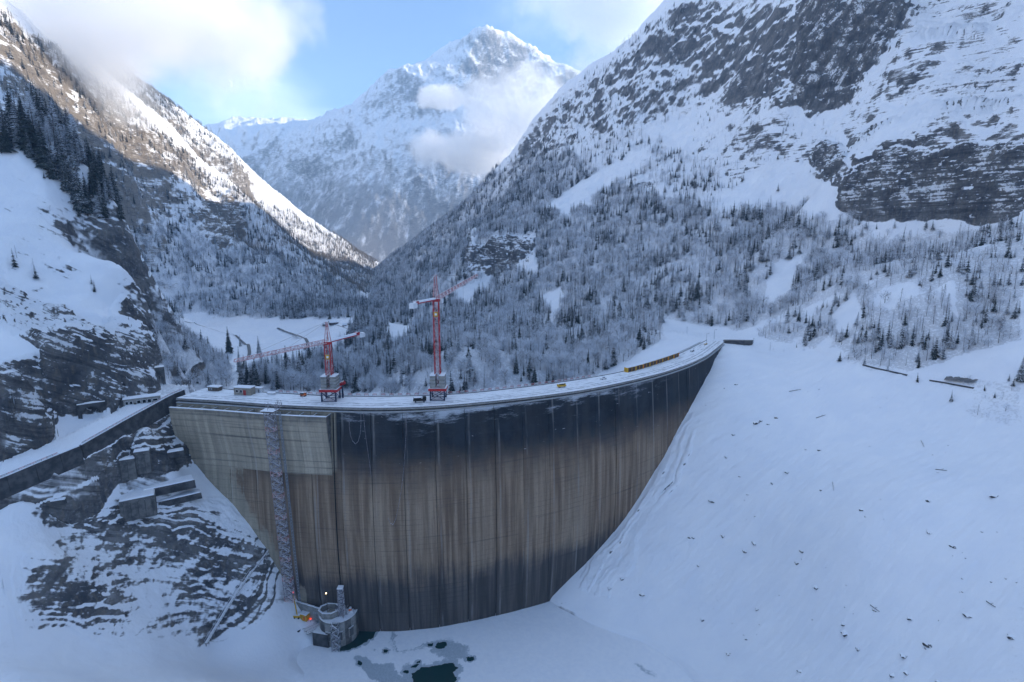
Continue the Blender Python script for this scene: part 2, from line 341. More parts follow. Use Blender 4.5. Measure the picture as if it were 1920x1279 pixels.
# ------------------------------------------------------------------ materials
class NT:
    def __init__(s, name):
        s.m = bpy.data.materials.new(name); s.m.use_nodes = True; s.t = s.m.node_tree; s.t.nodes.clear()
        s.out = s.t.nodes.new("ShaderNodeOutputMaterial"); s.b = s.t.nodes.new("ShaderNodeBsdfPrincipled")
        s.t.links.new(s.b.outputs[0], s.out.inputs[0])
        s.b.inputs['Specular IOR Level'].default_value = .25
    def n(s, typ, ins=None, **kw):
        nd = s.t.nodes.new("ShaderNode" + typ)
        for k, v in kw.items(): setattr(nd, k, v)
        for k, v in (ins or {}).items(): s.put(nd.inputs[k], v)
        return nd
    def put(s, sock, v):
        if isinstance(v, bpy.types.NodeSocket): s.t.links.new(v, sock)
        elif isinstance(v, bpy.types.Node): s.t.links.new(v.outputs[0], sock)
        else:
            if sock.type == 'RGBA' and hasattr(v, '__len__') and len(v) == 3: v = (*v, 1)
            sock.default_value = v
    def math(s, op, a, b=None, c=None, clamp=False):
        nd = s.t.nodes.new("ShaderNodeMath"); nd.operation = op; nd.use_clamp = clamp
        s.put(nd.inputs[0], a)
        if b is not None: s.put(nd.inputs[1], b)
        if c is not None: s.put(nd.inputs[2], c)
        return nd.outputs[0]
    def ramp(s, v, a, b, lo=0., hi=1.):
        nd = s.n('MapRange', {0: v, 1: a, 2: b, 3: lo, 4: hi}, interpolation_type='SMOOTHSTEP'); return nd.outputs[0]
    def noise(s, vec, scale, detail=4, rough=.55, dim='3D'):
        nd = s.n('TexNoise', {'Scale': scale, 'Detail': detail, 'Roughness': rough}, noise_dimensions=dim)
        if vec is not None: s.put(nd.inputs['Vector'], vec)
        return nd.outputs[0]
    def mix(s, f, a, b):
        nd = s.n('Mix', None, data_type='RGBA'); s.put(nd.inputs[0], f); s.put(nd.inputs[6], a); s.put(nd.inputs[7], b); return nd.outputs[2]
    def scale(s, vec, v3):
        nd = s.n('VectorMath', None, operation='MULTIPLY'); s.put(nd.inputs[0], vec); nd.inputs[1].default_value = v3; return nd.outputs[0]
    def attr(s, name): return s.n('Attribute', None, attribute_name=name).outputs['Fac']
    def pos(s):
        return s.n('NewGeometry').outputs['Position']
    def nz(s):
        g = s.n('NewGeometry'); sp = s.n('SeparateXYZ', {0: g.outputs['Normal']}); return sp.outputs[2]
    def bump(s, h, dist, strength=1.):
        nd = s.n('Bump', {'Height': h, 'Distance': dist, 'Strength': strength}); s.put(s.b.inputs['Normal'], nd.outputs[0])
    def base(s, c, rough=.85):
        s.put(s.b.inputs['Base Color'], c); s.put(s.b.inputs['Roughness'], rough)

SNOW = (.83, .84, .86)
def terrain_mat():
    t = NT('snow_over_rock')
    p = t.pos(); nz = t.nz(); rock = t.attr('rock'); dip = t.attr('dip'); warm = t.attr('warm'); vert = t.attr('vert'); cover = t.attr('cover'); far = t.attr('far')
    nf = t.noise(p, .35, 8, .62); nm = t.noise(p, .06, 6, .6)
    st = t.noise(t.scale(p, (.5, .5, .06)), 1.0, 5, .6)        # vertical streaks on steep faces
    spx = t.n('SeparateXYZ', {0: p}); q_ = t.math('ADD', spx.outputs[2], t.math('MULTIPLY', dip, t.math('ADD', t.math('MULTIPLY', spx.outputs[0], .5), t.math('MULTIPLY', spx.outputs[1], .34))))
    bd = t.noise(t.n('CombineXYZ', {0: t.math('MULTIPLY', spx.outputs[0], .03), 1: t.math('MULTIPLY', spx.outputs[1], .03), 2: t.math('MULTIPLY', q_, .42)}).outputs[0], 1.0, 5, .6)       # beds
    q2 = t.math('ADD', t.math('MULTIPLY', spx.outputs[0], .8), t.math('ADD', t.math('MULTIPLY', spx.outputs[1], -.5), t.math('MULTIPLY', spx.outputs[2], -.42)))
    sv_ = t.noise(t.n('CombineXYZ', {0: t.math('MULTIPLY', q2, .085), 1: t.math('MULTIPLY', spx.outputs[2], .012), 2: 3.}).outputs[0], 1.0, 7, .68)
    bd = t.n('Mix', {0: vert, 2: bd, 3: sv_}).outputs[0]
    nn = t.math('ADD', t.math('MULTIPLY', nf, .2), t.math('ADD', t.math('MULTIPLY', nm, .15), t.math('ADD', t.math('MULTIPLY', bd, .55), t.math('MULTIPLY', st, .1))))
    thr = t.math('MULTIPLY_ADD', rock, .42, .36)
    thr = t.math('ADD', thr, t.math('MULTIPLY', t.math('SUBTRACT', nn, .5), t.math('MULTIPLY_ADD', rock, 2.1, .6)))
    s = t.ramp(t.math('SUBTRACT', nz, thr), -.05, .07)
    lg = t.math('MULTIPLY', t.ramp(t.math('ADD', bd, t.math('ADD', t.math('MULTIPLY', t.math('SUBTRACT', nf, .5), .7), t.math('MULTIPLY', t.math('SUBTRACT', nm, .5), .9))), .58, .68), t.ramp(rock, .3, .8))
    s = t.math('MAXIMUM', s, t.math('MULTIPLY', lg, .85))
    # powder caught on rough faces
    pw = t.math('MULTIPLY', t.ramp(t.noise(p, .5, 5, .6), .5, .75), t.math('MULTIPLY_ADD', far, .3, .16))
    s = t.math('MAXIMUM', s, t.math('MULTIPLY', pw, t.math('SUBTRACT', 1.15, rock, clamp=True)))
    r1 = t.mix(t.ramp(nm, .35, .65), (.055, .058, .065), (.15, .145, .14))
    r1 = t.mix(t.math('MULTIPLY', t.ramp(st, .45, .75), .6), r1, (.20, .165, .125))
    r1 = t.mix(t.math('MULTIPLY', warm, .7), r1, t.mix(t.ramp(nf, .3, .7), (.15, .125, .095), (.34, .28, .21)))
    r1 = t.mix(t.math('MULTIPLY', t.ramp(nf, .5, .7), .6), r1, (.03, .031, .036))
    r1 = t.mix(t.math('MULTIPLY', t.ramp(bd, .5, .35), .6), r1, (.02, .021, .025))
    sn = t.mix(t.ramp(nm, .3, .7), (.78, .80, .84), SNOW)
    # grass tips, twigs and dwarf scrub breaking the snow where the ground is covered
    sp = t.n('Mix', {0: far, 2: t.noise(p, .55, 9, .75), 3: t.noise(t.scale(p, (.014, .006, .0025)), 1., 8, .68)}).outputs[0]
    tw = t.ramp(t.math('ADD', sp, t.math('MULTIPLY', t.math('SUBTRACT', cover, .5), .22)), t.math('MULTIPLY_ADD', far, -.14, .53), t.math('MULTIPLY_ADD', far, .0, .62))
    tw = t.math('MULTIPLY', tw, t.math('MULTIPLY', cover, t.math('MULTIPLY_ADD', far, .55, .33)))
    sn = t.mix(tw, sn, (.16, .15, .15))
    c = t.mix(s, r1, sn)
    t.base(c, .9)
    bh = t.math('ADD', t.math('MULTIPLY', nf, .8), t.math('MULTIPLY', st, .5))
    t.bump(bh, t.math('MULTIPLY_ADD', rock, 2.2, .35), .9)
    return t.m
M = {}
M['terrain'] = terrain_mat()
def ice_mat():
    t = NT('snowed_ice')
    p = t.pos(); sl = t.attr('slush')
    n = t.noise(p, .5, 6, .6); n2 = t.noise(p, 3.0, 4, .6)
    c = t.mix(t.ramp(n, .3, .7), (.77, .79, .83), SNOW)
    k = t.ramp(t.math('ADD', sl, t.math('MULTIPLY', t.math('SUBTRACT', t.noise(p, 1.0, 8, .75), .5), 1.3)), .28, .6)
    c = t.mix(k, c, t.mix(t.ramp(n2, .35, .65), (.3, .36, .4), (.5, .55, .6)))
    t.base(c, t.mix(k, (.85,) * 3, (.35,) * 3)); t.bump(n, .25, .8)
    return t.m
def simple(name, c1, c2=None, sc_=1., rough=.7, metal=0, snow=0., bump=0.0):
    """worn paint, metal, timber or concrete; snow > 0 lies on faces that look up"""
    t = NT(name); p = t.pos()
    n = t.noise(p, sc_, 6, .6)
    c = t.mix(t.ramp(n, .35, .65), c1, c2 or tuple(v * .75 for v in c1))
    if snow:
        k = t.ramp(t.math('ADD', t.nz(), t.math('MULTIPLY', t.math('SUBTRACT', t.noise(p, 2.2, 4, .6), .5), .8)), .75 - snow * .5, .9 - snow * .5)
        c = t.mix(k, c, SNOW)
    t.base(c, rough); t.b.inputs['Metallic'].default_value = metal
    if bump: t.bump(n, bump)
    return t.m
M['ice'] = ice_mat()
def water_mat():
    t = NT('dark_green_water'); t.base((.004, .035, .032), .08); t.b.inputs['Specular IOR Level'].default_value = .5
    t.bump(t.noise(t.pos(), .8, 4, .5), .05, .5); return t.m
M['water'] = water_mat()

def dam_mat(name, wing):
    t = NT(name)
    uv = t.n('UVMap').outputs[0]; sp = t.n('SeparateXYZ', {0: uv}); u = sp.outputs[0]; v = sp.outputs[1]   # metres along and up the face
    def nz_(su, sv_, d=5, r=.6, off=0.):
        vv = t.n('CombineXYZ', {0: t.math('MULTIPLY', u, su), 1: t.math('MULTIPLY', v, sv_), 2: off}).outputs[0]
        return t.noise(vv, 1.0, d, r)
    run = nz_(.35, .012, 6, .65, 1.); run2 = nz_(.07, .006, 4, .6, 2.); lift = nz_(.012, .55, 5, .65, 3.); blot = nz_(.05, .05, 6, .6, 4.); fine = nz_(.6, .6, 6, .7, 5.)
    wob = t.math('ADD', t.math('MULTIPLY', t.math('SUBTRACT', run, .5), 20.), t.math('MULTIPLY', t.math('SUBTRACT', blot, .5), 26.))
    vv = t.math('ADD', v, wob)
    if not wing:
        # left stretch is pale concrete beneath the old intake bay, the rest dark algae over brown silt
        top = t.mix(t.ramp(blot, .35, .65), (.006, .009, .013), (.02, .026, .034))
        brown = t.mix(t.ramp(run, .38, .66), (.15, .1, .064), (.31, .225, .152))
        pale = t.mix(t.ramp(run, .35, .7), (.27, .236, .18), (.43, .37, .275))
        low = t.mix(t.ramp(run, .35, .7), (.045, .04, .038), (.11, .096, .085))
        c = t.mix(t.ramp(vv, -20., -48.), top, brown)
        c = t.mix(t.math('MULTIPLY', t.ramp(run2, .45, .7), .45), c, t.mix(t.ramp(vv, -30., -60.), (.06, .054, .05), (.4, .315, .225)))
        c = t.mix(t.ramp(vv, -88., -106.), c, low)
        # pale left flank
        ed = t.math('ADD', u, t.math('MULTIPLY', t.math('SUBTRACT', run, .5), 30.))
        ed = t.math('ADD', ed, t.math('MULTIPLY', t.math('SUBTRACT', blot, .5), 40.))
        ed = t.math('ADD', ed, t.math('MULTIPLY', t.math('ADD', v, 60.), .45))
        k = t.ramp(ed, 50., 44.)
        k = t.math('MAXIMUM', k, t.math('MULTIPLY', t.ramp(u, 99., 97.), t.ramp(t.math('ADD', v, t.math('MULTIPLY', t.math('SUBTRACT', blot, .5), 14.)), -38., -33.)))
        c = t.mix(k, c, pale)
        # grey right margin
        k = t.ramp(t.math('ADD', u, t.math('MULTIPLY', t.math('SUBTRACT', run, .5), 30.)), 440., 462.)
        c = t.mix(k, c, (.15, .145, .14))
        # lime runs near the foot
        lm = t.math('MULTIPLY', t.ramp(nz_(.5, .01, 3, .5, 9.), .66, .72), t.ramp(v, -60., -95.))
        lm = t.math('MULTIPLY', lm, t.ramp(u, 120., 95., .0, 1.))
        c = t.mix(t.math('MULTIPLY', lm, .6), c, (.3, .32, .33))
        lm = t.math('MULTIPLY', t.ramp(nz_(.35, .008, 3, .5, 12.), .68, .72), t.ramp(vv, -20., -50.))
        c = t.mix(t.math('MULTIPLY', lm, .35), c, (.3, .28, .25))
        # rime blown onto the upper courses
        rm = t.math('MULTIPLY', t.ramp(t.math('ADD', nz_(.03, .12, 6, .75, 15.), t.math('MULTIPLY', v, .010)), .42, .58), t.ramp(v, -24., -1.))
        rm = t.math('MULTIPLY', rm, t.math('MULTIPLY', t.ramp(u, 98., 104.), t.ramp(u, 345., 250.)))
        c = t.mix(t.math('MULTIPLY', rm, .75), c, (.6, .64, .7))
        rm = t.math('MULTIPLY', t.ramp(nz_(.12, .7, 5, .7, 18.), .67, .71), t.ramp(v, -48., -20.))
        c = t.mix(t.math('MULTIPLY', rm, t.math('MULTIPLY', t.ramp(u, 98., 104.), .8)), c, SNOW)
    else:
        c = t.mix(t.ramp(run, .35, .7), (.3, .262, .2), (.47, .4, .3))
        c = t.mix(t.math('MULTIPLY', t.ramp(lift, .5, .68), .45), c, (.09, .09, .085))
        c = t.mix(t.math('MULTIPLY', t.ramp(vv, -9., 0.), .75), c, (.05, .055, .06))
    c = t.mix(t.math('MULTIPLY', t.ramp(lift, .56, .7), .4), c, (.03, .03, .032))
    c = t.mix(t.math('MULTIPLY', t.ramp(fine, .5, .75), .3), c, (.05, .05, .05))
    # pours of three metres and block joints
    lf = t.math('FRACT', t.math('DIVIDE', v, 3.0)); lj = t.math('MULTIPLY', t.ramp(t.math('ABSOLUTE', t.math('SUBTRACT', lf, .5)), .42, .48), t.ramp(blot, .4, .7, .0, .38))
    c = t.mix(lj, c, (.02, .02, .02))
    jf = t.math('FRACT', t.math('ADD', t.math('DIVIDE', u, 17.0), .5)); jd = t.math('ABSOLUTE', t.math('SUBTRACT', jf, .5))
    c = t.mix(t.math('MULTIPLY', t.ramp(jd, .05, .012), t.ramp(nz_(.3, .03, 4, .6, 21.), .4, .65, .0, .4)), c, (.34, .33, .31))
    c = t.mix(t.ramp(t.nz(), .6, .8), c, SNOW)
    t.base(c, .8); t.bump(t.math('ADD', lift, t.math('MULTIPLY', fine, .5)), .3, .7)
    return t.m
M['dam'] = dam_mat('stained_dam_concrete', False); M['wing'] = dam_mat('pale_dam_concrete', True)
M['concrete'] = simple('weathered_concrete', (.16, .155, .145), (.07, .07, .07), .35, .85, 0, .6, .05)
M['concrete_dark'] = simple('dark_wet_concrete', (.085, .085, .085), (.035, .036, .04), .3, .8, 0, .6, .08)
M['concrete_pale'] = simple('pale_concrete', (.3, .29, .27), (.2, .2, .19), .5, .85, 0, .7, .03)
M['snow'] = simple('snow_cover', SNOW, (.76, .78, .83), .4, .9, 0, 0, .08)
M['red'] = simple('red_paint', (.45, .02, .02), (.3, .015, .02), 1., .45, 0, .35)
M['red_rime'] = simple('red_paint_under_rime', (.42, .05, .05), (.6, .5, .5), 2.5, .6, 0, .75)
M['rime'] = simple('rimed_steel', (.36, .35, .38), (.13, .11, .13), 2., .7, 0, .7)
M['steel'] = simple('galvanised_steel', (.28, .3, .33), (.15, .17, .2), 1.5, .5, .3, .55)
M['blue'] = simple('dark_blue_paint', (.02, .035, .08), (.015, .03, .06), 1., .5, 0, .3)
M['yellow'] = simple('yellow_paint', (.6, .36, .02), (.45, .26, .02), 1., .5, 0, .5)
M['orange'] = simple('orange_paint', (.75, .16, .02), (.6, .12, .02), 1., .5, 0, .3)
M['white'] = simple('white_paint', (.75, .76, .78), (.62, .64, .66), 1., .5, 0, .5)
M['glass'] = simple('dark_glass', (.015, .018, .022), (.01, .01, .012), 1., .12)
M['rubber'] = simple('black_rubber', (.015, .015, .016), (.01, .01, .01), 1., .8)
M['wood'] = simple('grey_timber', (.14, .11, .085), (.07, .055, .045), 1.5, .8, 0, .25)
M['brown'] = simple('brown_painted_sheet', (.1, .05, .03), (.06, .035, .025), 1., .6)
M['asphalt'] = simple('wet_asphalt', (.2, .19, .185), (.11, .11, .11), .3, .8)
M['plaster'] = simple('sand_coloured_plaster', (.3, .27, .22), (.22, .2, .17), 1., .85)
M['reddoor'] = simple('red_door_paint', (.35, .03, .03), None, 1., .5)
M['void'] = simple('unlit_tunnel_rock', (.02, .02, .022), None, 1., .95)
M['chalet'] = simple('sun_dark_larch_boards', (.07, .045, .035), (.04, .03, .025), 1.5, .85)
def lampmat(name, c, e):
    t = NT(name); t.base(c, .4); t.put(t.b.inputs['Emission Color'], c); t.b.inputs['Emission Strength'].default_value = e; return t.m
M['redlamp'] = lampmat('red_lamp_glow', (1., .06, .02), .9); M['warmlamp'] = lampmat('warm_lamp_glow', (1., .75, .4), 3.)

# ------------------------------------------------------------------ the ground: one sheet for each mountain
# where trees stand: name, polygon in the photograph, mass, trees per 100 m2, (spruce, larch, broadleaf, scrub), patchiness, height, phrase
Z_ = [
 ('a', [(0,255),(60,245),(165,300),(225,420),(235,470),(200,455),(110,365),(40,325),(0,330)], SPUR, 3.8, (.93,.07,0,0), .1, 30, 'on the steep snowy slope above the rock face at the left'),
 ('b', [(0,330),(170,340),(240,480),(290,640),(240,600),(100,560),(0,500)], SPUR, .25, (.35,.2,0,.45), .8, 11, 'among the snowed rocks of the slope above the road tunnel'),
 ('c', [(240,430),(350,440),(450,470),(560,500),(660,540),(700,600),(610,600),(520,600),(310,590),(280,590),(250,520)], (LEFT, FARLEFT), 2.6, (.3,.05,.65,0), .25, 17, 'on the frosted slope above the snowy meadow'),
 ('d', [(0,30),(130,120),(300,250),(450,375),(380,350),(300,300),(180,200),(0,90)], LEFT, 2.8, (.5,.5,0,0), .4, 15, 'high on the sunlit mountainside at the left'),
 ('e', [(0,90),(180,200),(300,300),(440,385),(400,470),(260,440),(170,320),(0,200)], (LEFT, FARLEFT), 1.2, (.45,.45,.1,0), .6, 15, 'in the gullies of the mountainside left of the valley'),
 ('f', [(280,595),(330,596),(440,690),(420,735),(250,740)], (LEFT, SPUR), 3.0, (.2,.1,.7,0), .1, 15, 'in the frosted wood beside the lower edge of the meadow'),
 ('g', [(450,700),(560,690),(640,650),(668,606),(720,600),(740,735),(450,735)], (LEFT, RIGHT), 2.8, (.55,.08,.37,0), .15, 22, 'in the wood right behind the dam crest between the two cranes'),
 ('h', [(500,590),(540,600),(610,596),(690,590),(690,560),(560,570)], (LEFT, FARLEFT, RIGHT), 2.5, (.8,.1,.1,0), .1, 22, 'along the far edge of the meadow'),
 ('i', [(200,105),(330,200),(450,310),(465,375),(420,345),(330,270),(160,120)], FARLEFT, 1.8, (.4,.6,0,0), .6, 15, 'on the far sunlit ridge below the cloud'),
 ('j', [(400,330),(460,375),(550,405),(706,490),(700,540),(640,560),(560,510),(440,470),(440,400)], (FARLEFT, LEFT, RIGHT), 2.6, (.35,.65,0,0), .25, 17, 'on the far slope that runs down into the valley'),
 ('k', [(680,545),(690,515),(720,490),(850,398),(930,328),(985,285),(1070,285),(1110,330),(1010,440),(1000,520),(930,560),(880,640),(760,700),(660,735),(655,600)], RIGHT, 2.4, (.42,.25,.33,0), .2, 19, 'on the wooded flank behind the right crane'),
 ('l', [(930,560),(1000,520),(1010,440),(1110,330),(1250,380),(1330,400),(1470,400),(1600,425),(1560,520),(1440,600),(1380,622),(1240,598),(1225,655),(1100,720),(1000,745),(700,745),(880,640)], RIGHT, 3.0, (.3,.18,.52,0), .28, 17, 'on the frosted wooded slope behind the dam crest'),
 ('m', [(1070,285),(1190,250),(1300,300),(1440,340),(1470,400),(1330,400),(1250,370),(1110,330)], RIGHT, 1.3, (.35,.6,.05,0), .6, 15, 'in the larch belt below the right cliffs'),
 ('n', [(990,262),(1100,150),(1280,0),(1330,0),(1300,120),(1290,220),(1200,250),(1070,285),(985,290)], RIGHT, .8, (.4,.6,0,0), .6, 13, 'on the steep cliffs of the right skyline'),
 ('o', [(1440,600),(1500,520),(1570,425),(1700,430),(1920,430),(1920,640),(1840,660),(1700,700),(1560,670),(1420,632)], RIGHT, 3.0, (.3,.4,.2,.1), .75, 12, 'on the snowy terrace above the right shore'),
 ('p', [(1440,655),(1560,680),(1700,715),(1850,790),(1920,800),(1920,720),(1800,700),(1600,660)], RIGHT, 1.1, (.3,.1,.1,.5), .75, 6.5, 'along the reservoir rim beside the right shore road'),
 ('q', [(1300,180),(1440,220),(1580,260),(1540,340),(1440,340),(1300,300)], RIGHT, .6, (.3,.5,0,.2), .8, 9, 'scattered on the talus below the dark cliff'),
]
cover = np.zeros(x.shape); trees = []
tr = np.random.RandomState(11)
P3 = np.stack([x, y, z], -1)
ca = np.linalg.norm(np.cross(P3[1:, :-1] - P3[:-1, :-1], P3[:-1, 1:] - P3[:-1, :-1]), axis=-1)
hd = np.abs(x[1:, :-1] - x[:-1, :-1]) * 0 + ca * np.clip(grid_normals(x, y, z)[:-1, :-1, 2], .15, 1)     # ground-plan area
tvis = (EL[:-1, :-1] + 22 / np.hypot(x, y)[:-1, :-1]) >= RUN[:-1, :-1]
patchy = fbm(x / 45, y / 45, z / 45, 4)
snowy_gaps = [[(1440,500),(1500,480),(1480,560),(1430,590)], [(1020,400),(1180,290),(1230,300),(1060,420)], [(1010,560),(1060,540),(1040,600)], [(870,475),(1005,450),(1010,515),(880,522)], [(845,555),(900,520),(925,515),(880,580)],
              [(1560,600),(1600,560),(1620,600),(1580,640)], [(1740,560),(1790,540),(1800,600)], [(1240,598),(1400,622),(1340,680),(1225,660)], [(520,598),(640,598),(620,660),(440,690),(310,596)], [(1340,380),(1480,300),(1500,330),(1400,400)]]
gapm = np.zeros(x.shape, bool)
for g_ in snowy_gaps: gapm |= inpoly(PX + patchy * 14, PY + patchy * 14, g_)
for zi, (nm, poly, ms, den, mixr, pat, hgt, phrase) in enumerate(Z_):
    m = inpoly(PX + patchy * 22, PY + np.roll(patchy, 50, 0) * 18, poly) & np.isin(pid, ms) & (np.abs(AA) < 1.2) & (y > 120) & ~gapm
    dn = den / 100 * np.clip(1 + pat * patchy * 4, 0, 2) * (1 - .93 * sstep(.45, .7, rock)) * m
    cover = np.maximum(cover, sstep(0, .02, dn) * min(1, den / 1.5) * (.25 if nm in 'ab' else 1))
    dn = dn * ~((np.hypot(x + 216, y - 318) < 24) | ((np.abs(x + 30) < 280) & (y < 332) & (y > 180) & (x > -262) & (x < -150)))
    lam = (dn[:-1, :-1] * hd) * tvis
    cnt = tr.poisson(lam)
    ii, jj = np.nonzero(cnt)
    rep = np.repeat(np.arange(len(ii)), cnt[ii, jj]); ii = ii[rep]; jj = jj[rep]
    u = tr.rand(len(ii), 1); v = tr.rand(len(ii), 1)
    p = P3[ii, jj] * (1 - u) * (1 - v) + P3[ii + 1, jj] * u * (1 - v) + P3[ii, jj + 1] * (1 - u) * v + P3[ii + 1, jj + 1] * u * v
    clump = fbm(p[:, 0] / 30, p[:, 1] / 30, p[:, 2] / 30, 2)
    r_ = np.clip(tr.rand(len(ii)) * .55 + .225 + clump * .9, 0, .999)
    # rank back to uniform so that the shares hold while kinds stay in clumps
    r_ = np.argsort(np.argsort(r_)) / max(1, len(r_))
    kind_ = np.searchsorted(np.cumsum(mixr), r_); kind_ = np.clip(kind_, 0, 3)
    kind_ = np.where((kind_ == 1) & (nm in 'dij'), 4, kind_)
    size = hgt * (.5 + .75 * tr.rand(len(ii)) ** 1.2) * np.where(kind_ == 2, .72, 1) * np.where(kind_ == 3, .38, 1)
    vs = VIS[ii, jj] | (EL[ii, jj] + .6 * size / np.hypot(p[:, 0], p[:, 1]) > RUN[ii, jj])
    trees.append(np.column_stack([p, size, kind_, np.full(len(ii), zi), vs]))
trees = np.concatenate(trees)
print('trees', len(trees), [int((trees[:, 4] == k).sum()) for k in range(4)])
far = (pid == PEAK).astype(float)
snowier = np.zeros(x.shape)
for poly, b_ in (([(40,300),(170,290),(235,400),(262,520),(305,640),(300,700),(215,610),(150,500),(90,400)], .5), ([(0,900),(160,890),(300,960),(430,950),(540,1050),(480,1180),(380,1230),(0,1200)], .02), ([(0,860),(130,850),(215,900),(215,960),(0,960)], .5), ([(0,255),(165,300),(240,480),(100,480),(0,400)], .12)):
    m_ = 0
    for k in range(6): m_ = m_ + inpoly(PX + patchy * 30 + 22 * math.cos(k * 1.05), PY + 22 * math.sin(k * 1.05), poly)
    snowier = np.maximum(snowier, m_ / 6 * b_ * (pid == SPUR))
att = {'rock': np.where(pid == PEAK, .58, rock) - snowier, 'cover': np.where(pid == PEAK, (1 - sstep(350, 1250, z + 350 * patchy)) , np.maximum(cover, .12)), 'far': far, 'dip': (pid == SPUR) * 1., 'vert': VT, 'warm': np.isin(pid, (LEFT, FARLEFT)) * 1.}
fp = pid[:-1, :-1]
sheets = {RIGHT: 'mountainside', LEFT: 'valley_slope', FARLEFT: 'far_mountainside', SPUR: 'rocky_hillside', PEAK: 'far_mountain'}
for k, nm in sheets.items():
    grid_mesh(nm, x, y, z, fp == k, att, M['terrain'])
# the country round about, outside the frame, coarser
A2 = np.concatenate([[azi[-1]], azo, [azi[0] + 2 * math.pi]]); R2 = np.exp(np.linspace(math.log(40), math.log(9000), 260))
A2, R2 = np.meshgrid(A2, R2, indexing='ij')
x2, y2, z2, _, pid2, rock2, _, _, _, _, _ = build_arrays(A2, R2)
x2, y2, z2 = detail(x2, y2, z2, rock2 * np.clip(np.minimum(np.arange(A2.shape[0]), np.arange(A2.shape[0])[::-1]) / 4., 0, 1)[:, None], pid2, A2)
grid_mesh('surrounding_mountains', x2, y2, z2, np.ones((x2.shape[0] - 1, x2.shape[1] - 1), bool), {'rock': rock2, 'cover': x2 * 0 + .4, 'far': x2 * 0}, M['terrain'])
A3 = np.radians(np.linspace(0, 360, 120)); R3 = np.array([1., 25, 45]); A3, R3 = np.meshgrid(A3, R3, indexing='ij')
x3, y3, z3, _, _, _, _, _, _, _, _ = build_arrays(A3, R3)
grid_mesh('reservoir_bed', x3, y3, z3, np.ones((119, 2), bool), {'rock': x3 * 0, 'cover': x3 * 0, 'far': x3 * 0}, M['terrain'])

# ------------------------------------------------------------------ trees
def mesh_from(name, V, Fc, mats, fm=None, smooth=False):
    me = bpy.data.meshes.new(name); me.from_pydata([tuple(v) for v in V], [], Fc)
    for m in mats: me.materials.append(m)
    if fm is not None: me.polygons.foreach_set('material_index', np.array(fm, np.int32))
    if smooth: me.polygons.foreach_set('use_smooth', np.ones(len(Fc), bool))
    me.update(); return me
def leafmat(name, dark, dark2, frost, amt, sc_=1.2, top=.35):
    t = NT(name); p = t.pos(); n = t.noise(p, sc_, 3, .6)
    rnd = t.n('ObjectInfo').outputs['Random']
    c = t.mix(t.ramp(n, .35, .65), dark, dark2)
    fr = t.math('ADD', t.math('ADD', t.math('MULTIPLY', t.math('SUBTRACT', n, .5), 1.6), t.math('MULTIPLY', t.nz(), top)), t.math('MULTIPLY_ADD', rnd, .5, amt - .25))
    c = t.mix(t.ramp(fr, .3, .75), c, frost)
    t.base(c, .9); return t.m
M['needles'] = leafmat('dark_spruce_needles_dusted', (.012, .02, .016), (.03, .04, .03), (.62, .64, .68), -.12, 1.4, .7)
M['larch'] = leafmat('bare_larch_twigs_in_rime', (.13, .105, .09), (.2, .17, .155), (.66, .69, .74), .72, 1.2, .3)
M['twigs'] = leafmat('bare_broadleaf_twigs_in_rime', (.14, .13, .13), (.24, .23, .235), (.74, .77, .82), .78, 1.0, .3)
M['bark'] = simple('tree_bark', (.07, .055, .045), (.04, .03, .025), 2., .9, 0, .2)
def spruce_geo(seed, wh, nb, w=.2, fold=True):
    r = random.Random(seed); V = []; Fc = []
    for i in range(wh):
        t = (i + r.uniform(-.3, .3)) / wh; h = .08 + .9 * t
        rad = w * (1 - t) ** .85 * r.uniform(.78, 1.12) + .012
        dr = rad * (.55 - .35 * t) * r.uniform(.7, 1.3)
        for k in range(nb):
            a = (k + (i % 2) * .5 + r.uniform(-.25, .25)) / nb * 2 * math.pi; R_ = rad * r.uniform(.6, 1.12)
            c, s = math.cos(a), math.sin(a); wd = R_ * r.uniform(.32, .5)
            b = len(V)
            V += [(c * .01, s * .01, h + R_ * .12), (c * R_ * .55 - s * wd, s * R_ * .55 + c * wd, h - dr * .75), (c * R_, s * R_, h - dr), (c * R_ * .55 + s * wd, s * R_ * .55 - c * wd, h - dr * .75), (c * R_ * .55, s * R_ * .55, h - dr * .25)]
            Fc += [(b, b + 1, b + 4), (b + 1, b + 2, b + 4), (b + 2, b + 3, b + 4), (b + 3, b, b + 4)] if fold else [(b, b + 1, b + 2), (b, b + 2, b + 3)]
    b = len(V); V += [(.012, 0, .93), (-.008, .01, .93), (-.008, -.01, .93), (0, 0, 1.0)]; Fc += [(b, b + 1, b + 3), (b + 1, b + 2, b + 3), (b + 2, b, b + 3)]
    return V, Fc
def trunk_geo(top=.9, r0=.018, limbs=0, seed=0):
    V = []; Fc = []; n = 5; r = random.Random(seed)
    def tube(p0, p1, a, b_):
        p0 = Vector(p0); p1 = Vector(p1); d = (p1 - p0).normalized(); u = d.orthogonal().normalized(); v = d.cross(u); s = len(V)
        for q, rr in ((p0, a), (p1, b_)):
            for k in range(n):
                an = k / n * 2 * math.pi; V.append(q + u * math.cos(an) * rr + v * math.sin(an) * rr)
        for k in range(n): Fc.append((s + k, s + (k + 1) % n, s + n + (k + 1) % n, s + n + k))
    tube((0, 0, -.06), (0, 0, top), r0, r0 * .3)
    for k in range(limbs):
        a = k * 2.4 + r.random(); h = .22 + .4 * r.random(); L = .2 + .15 * r.random()
        tube((0, 0, h), (math.cos(a) * L, math.sin(a) * L, h + L * .9), r0 * .5, r0 * .12)
    return V, Fc
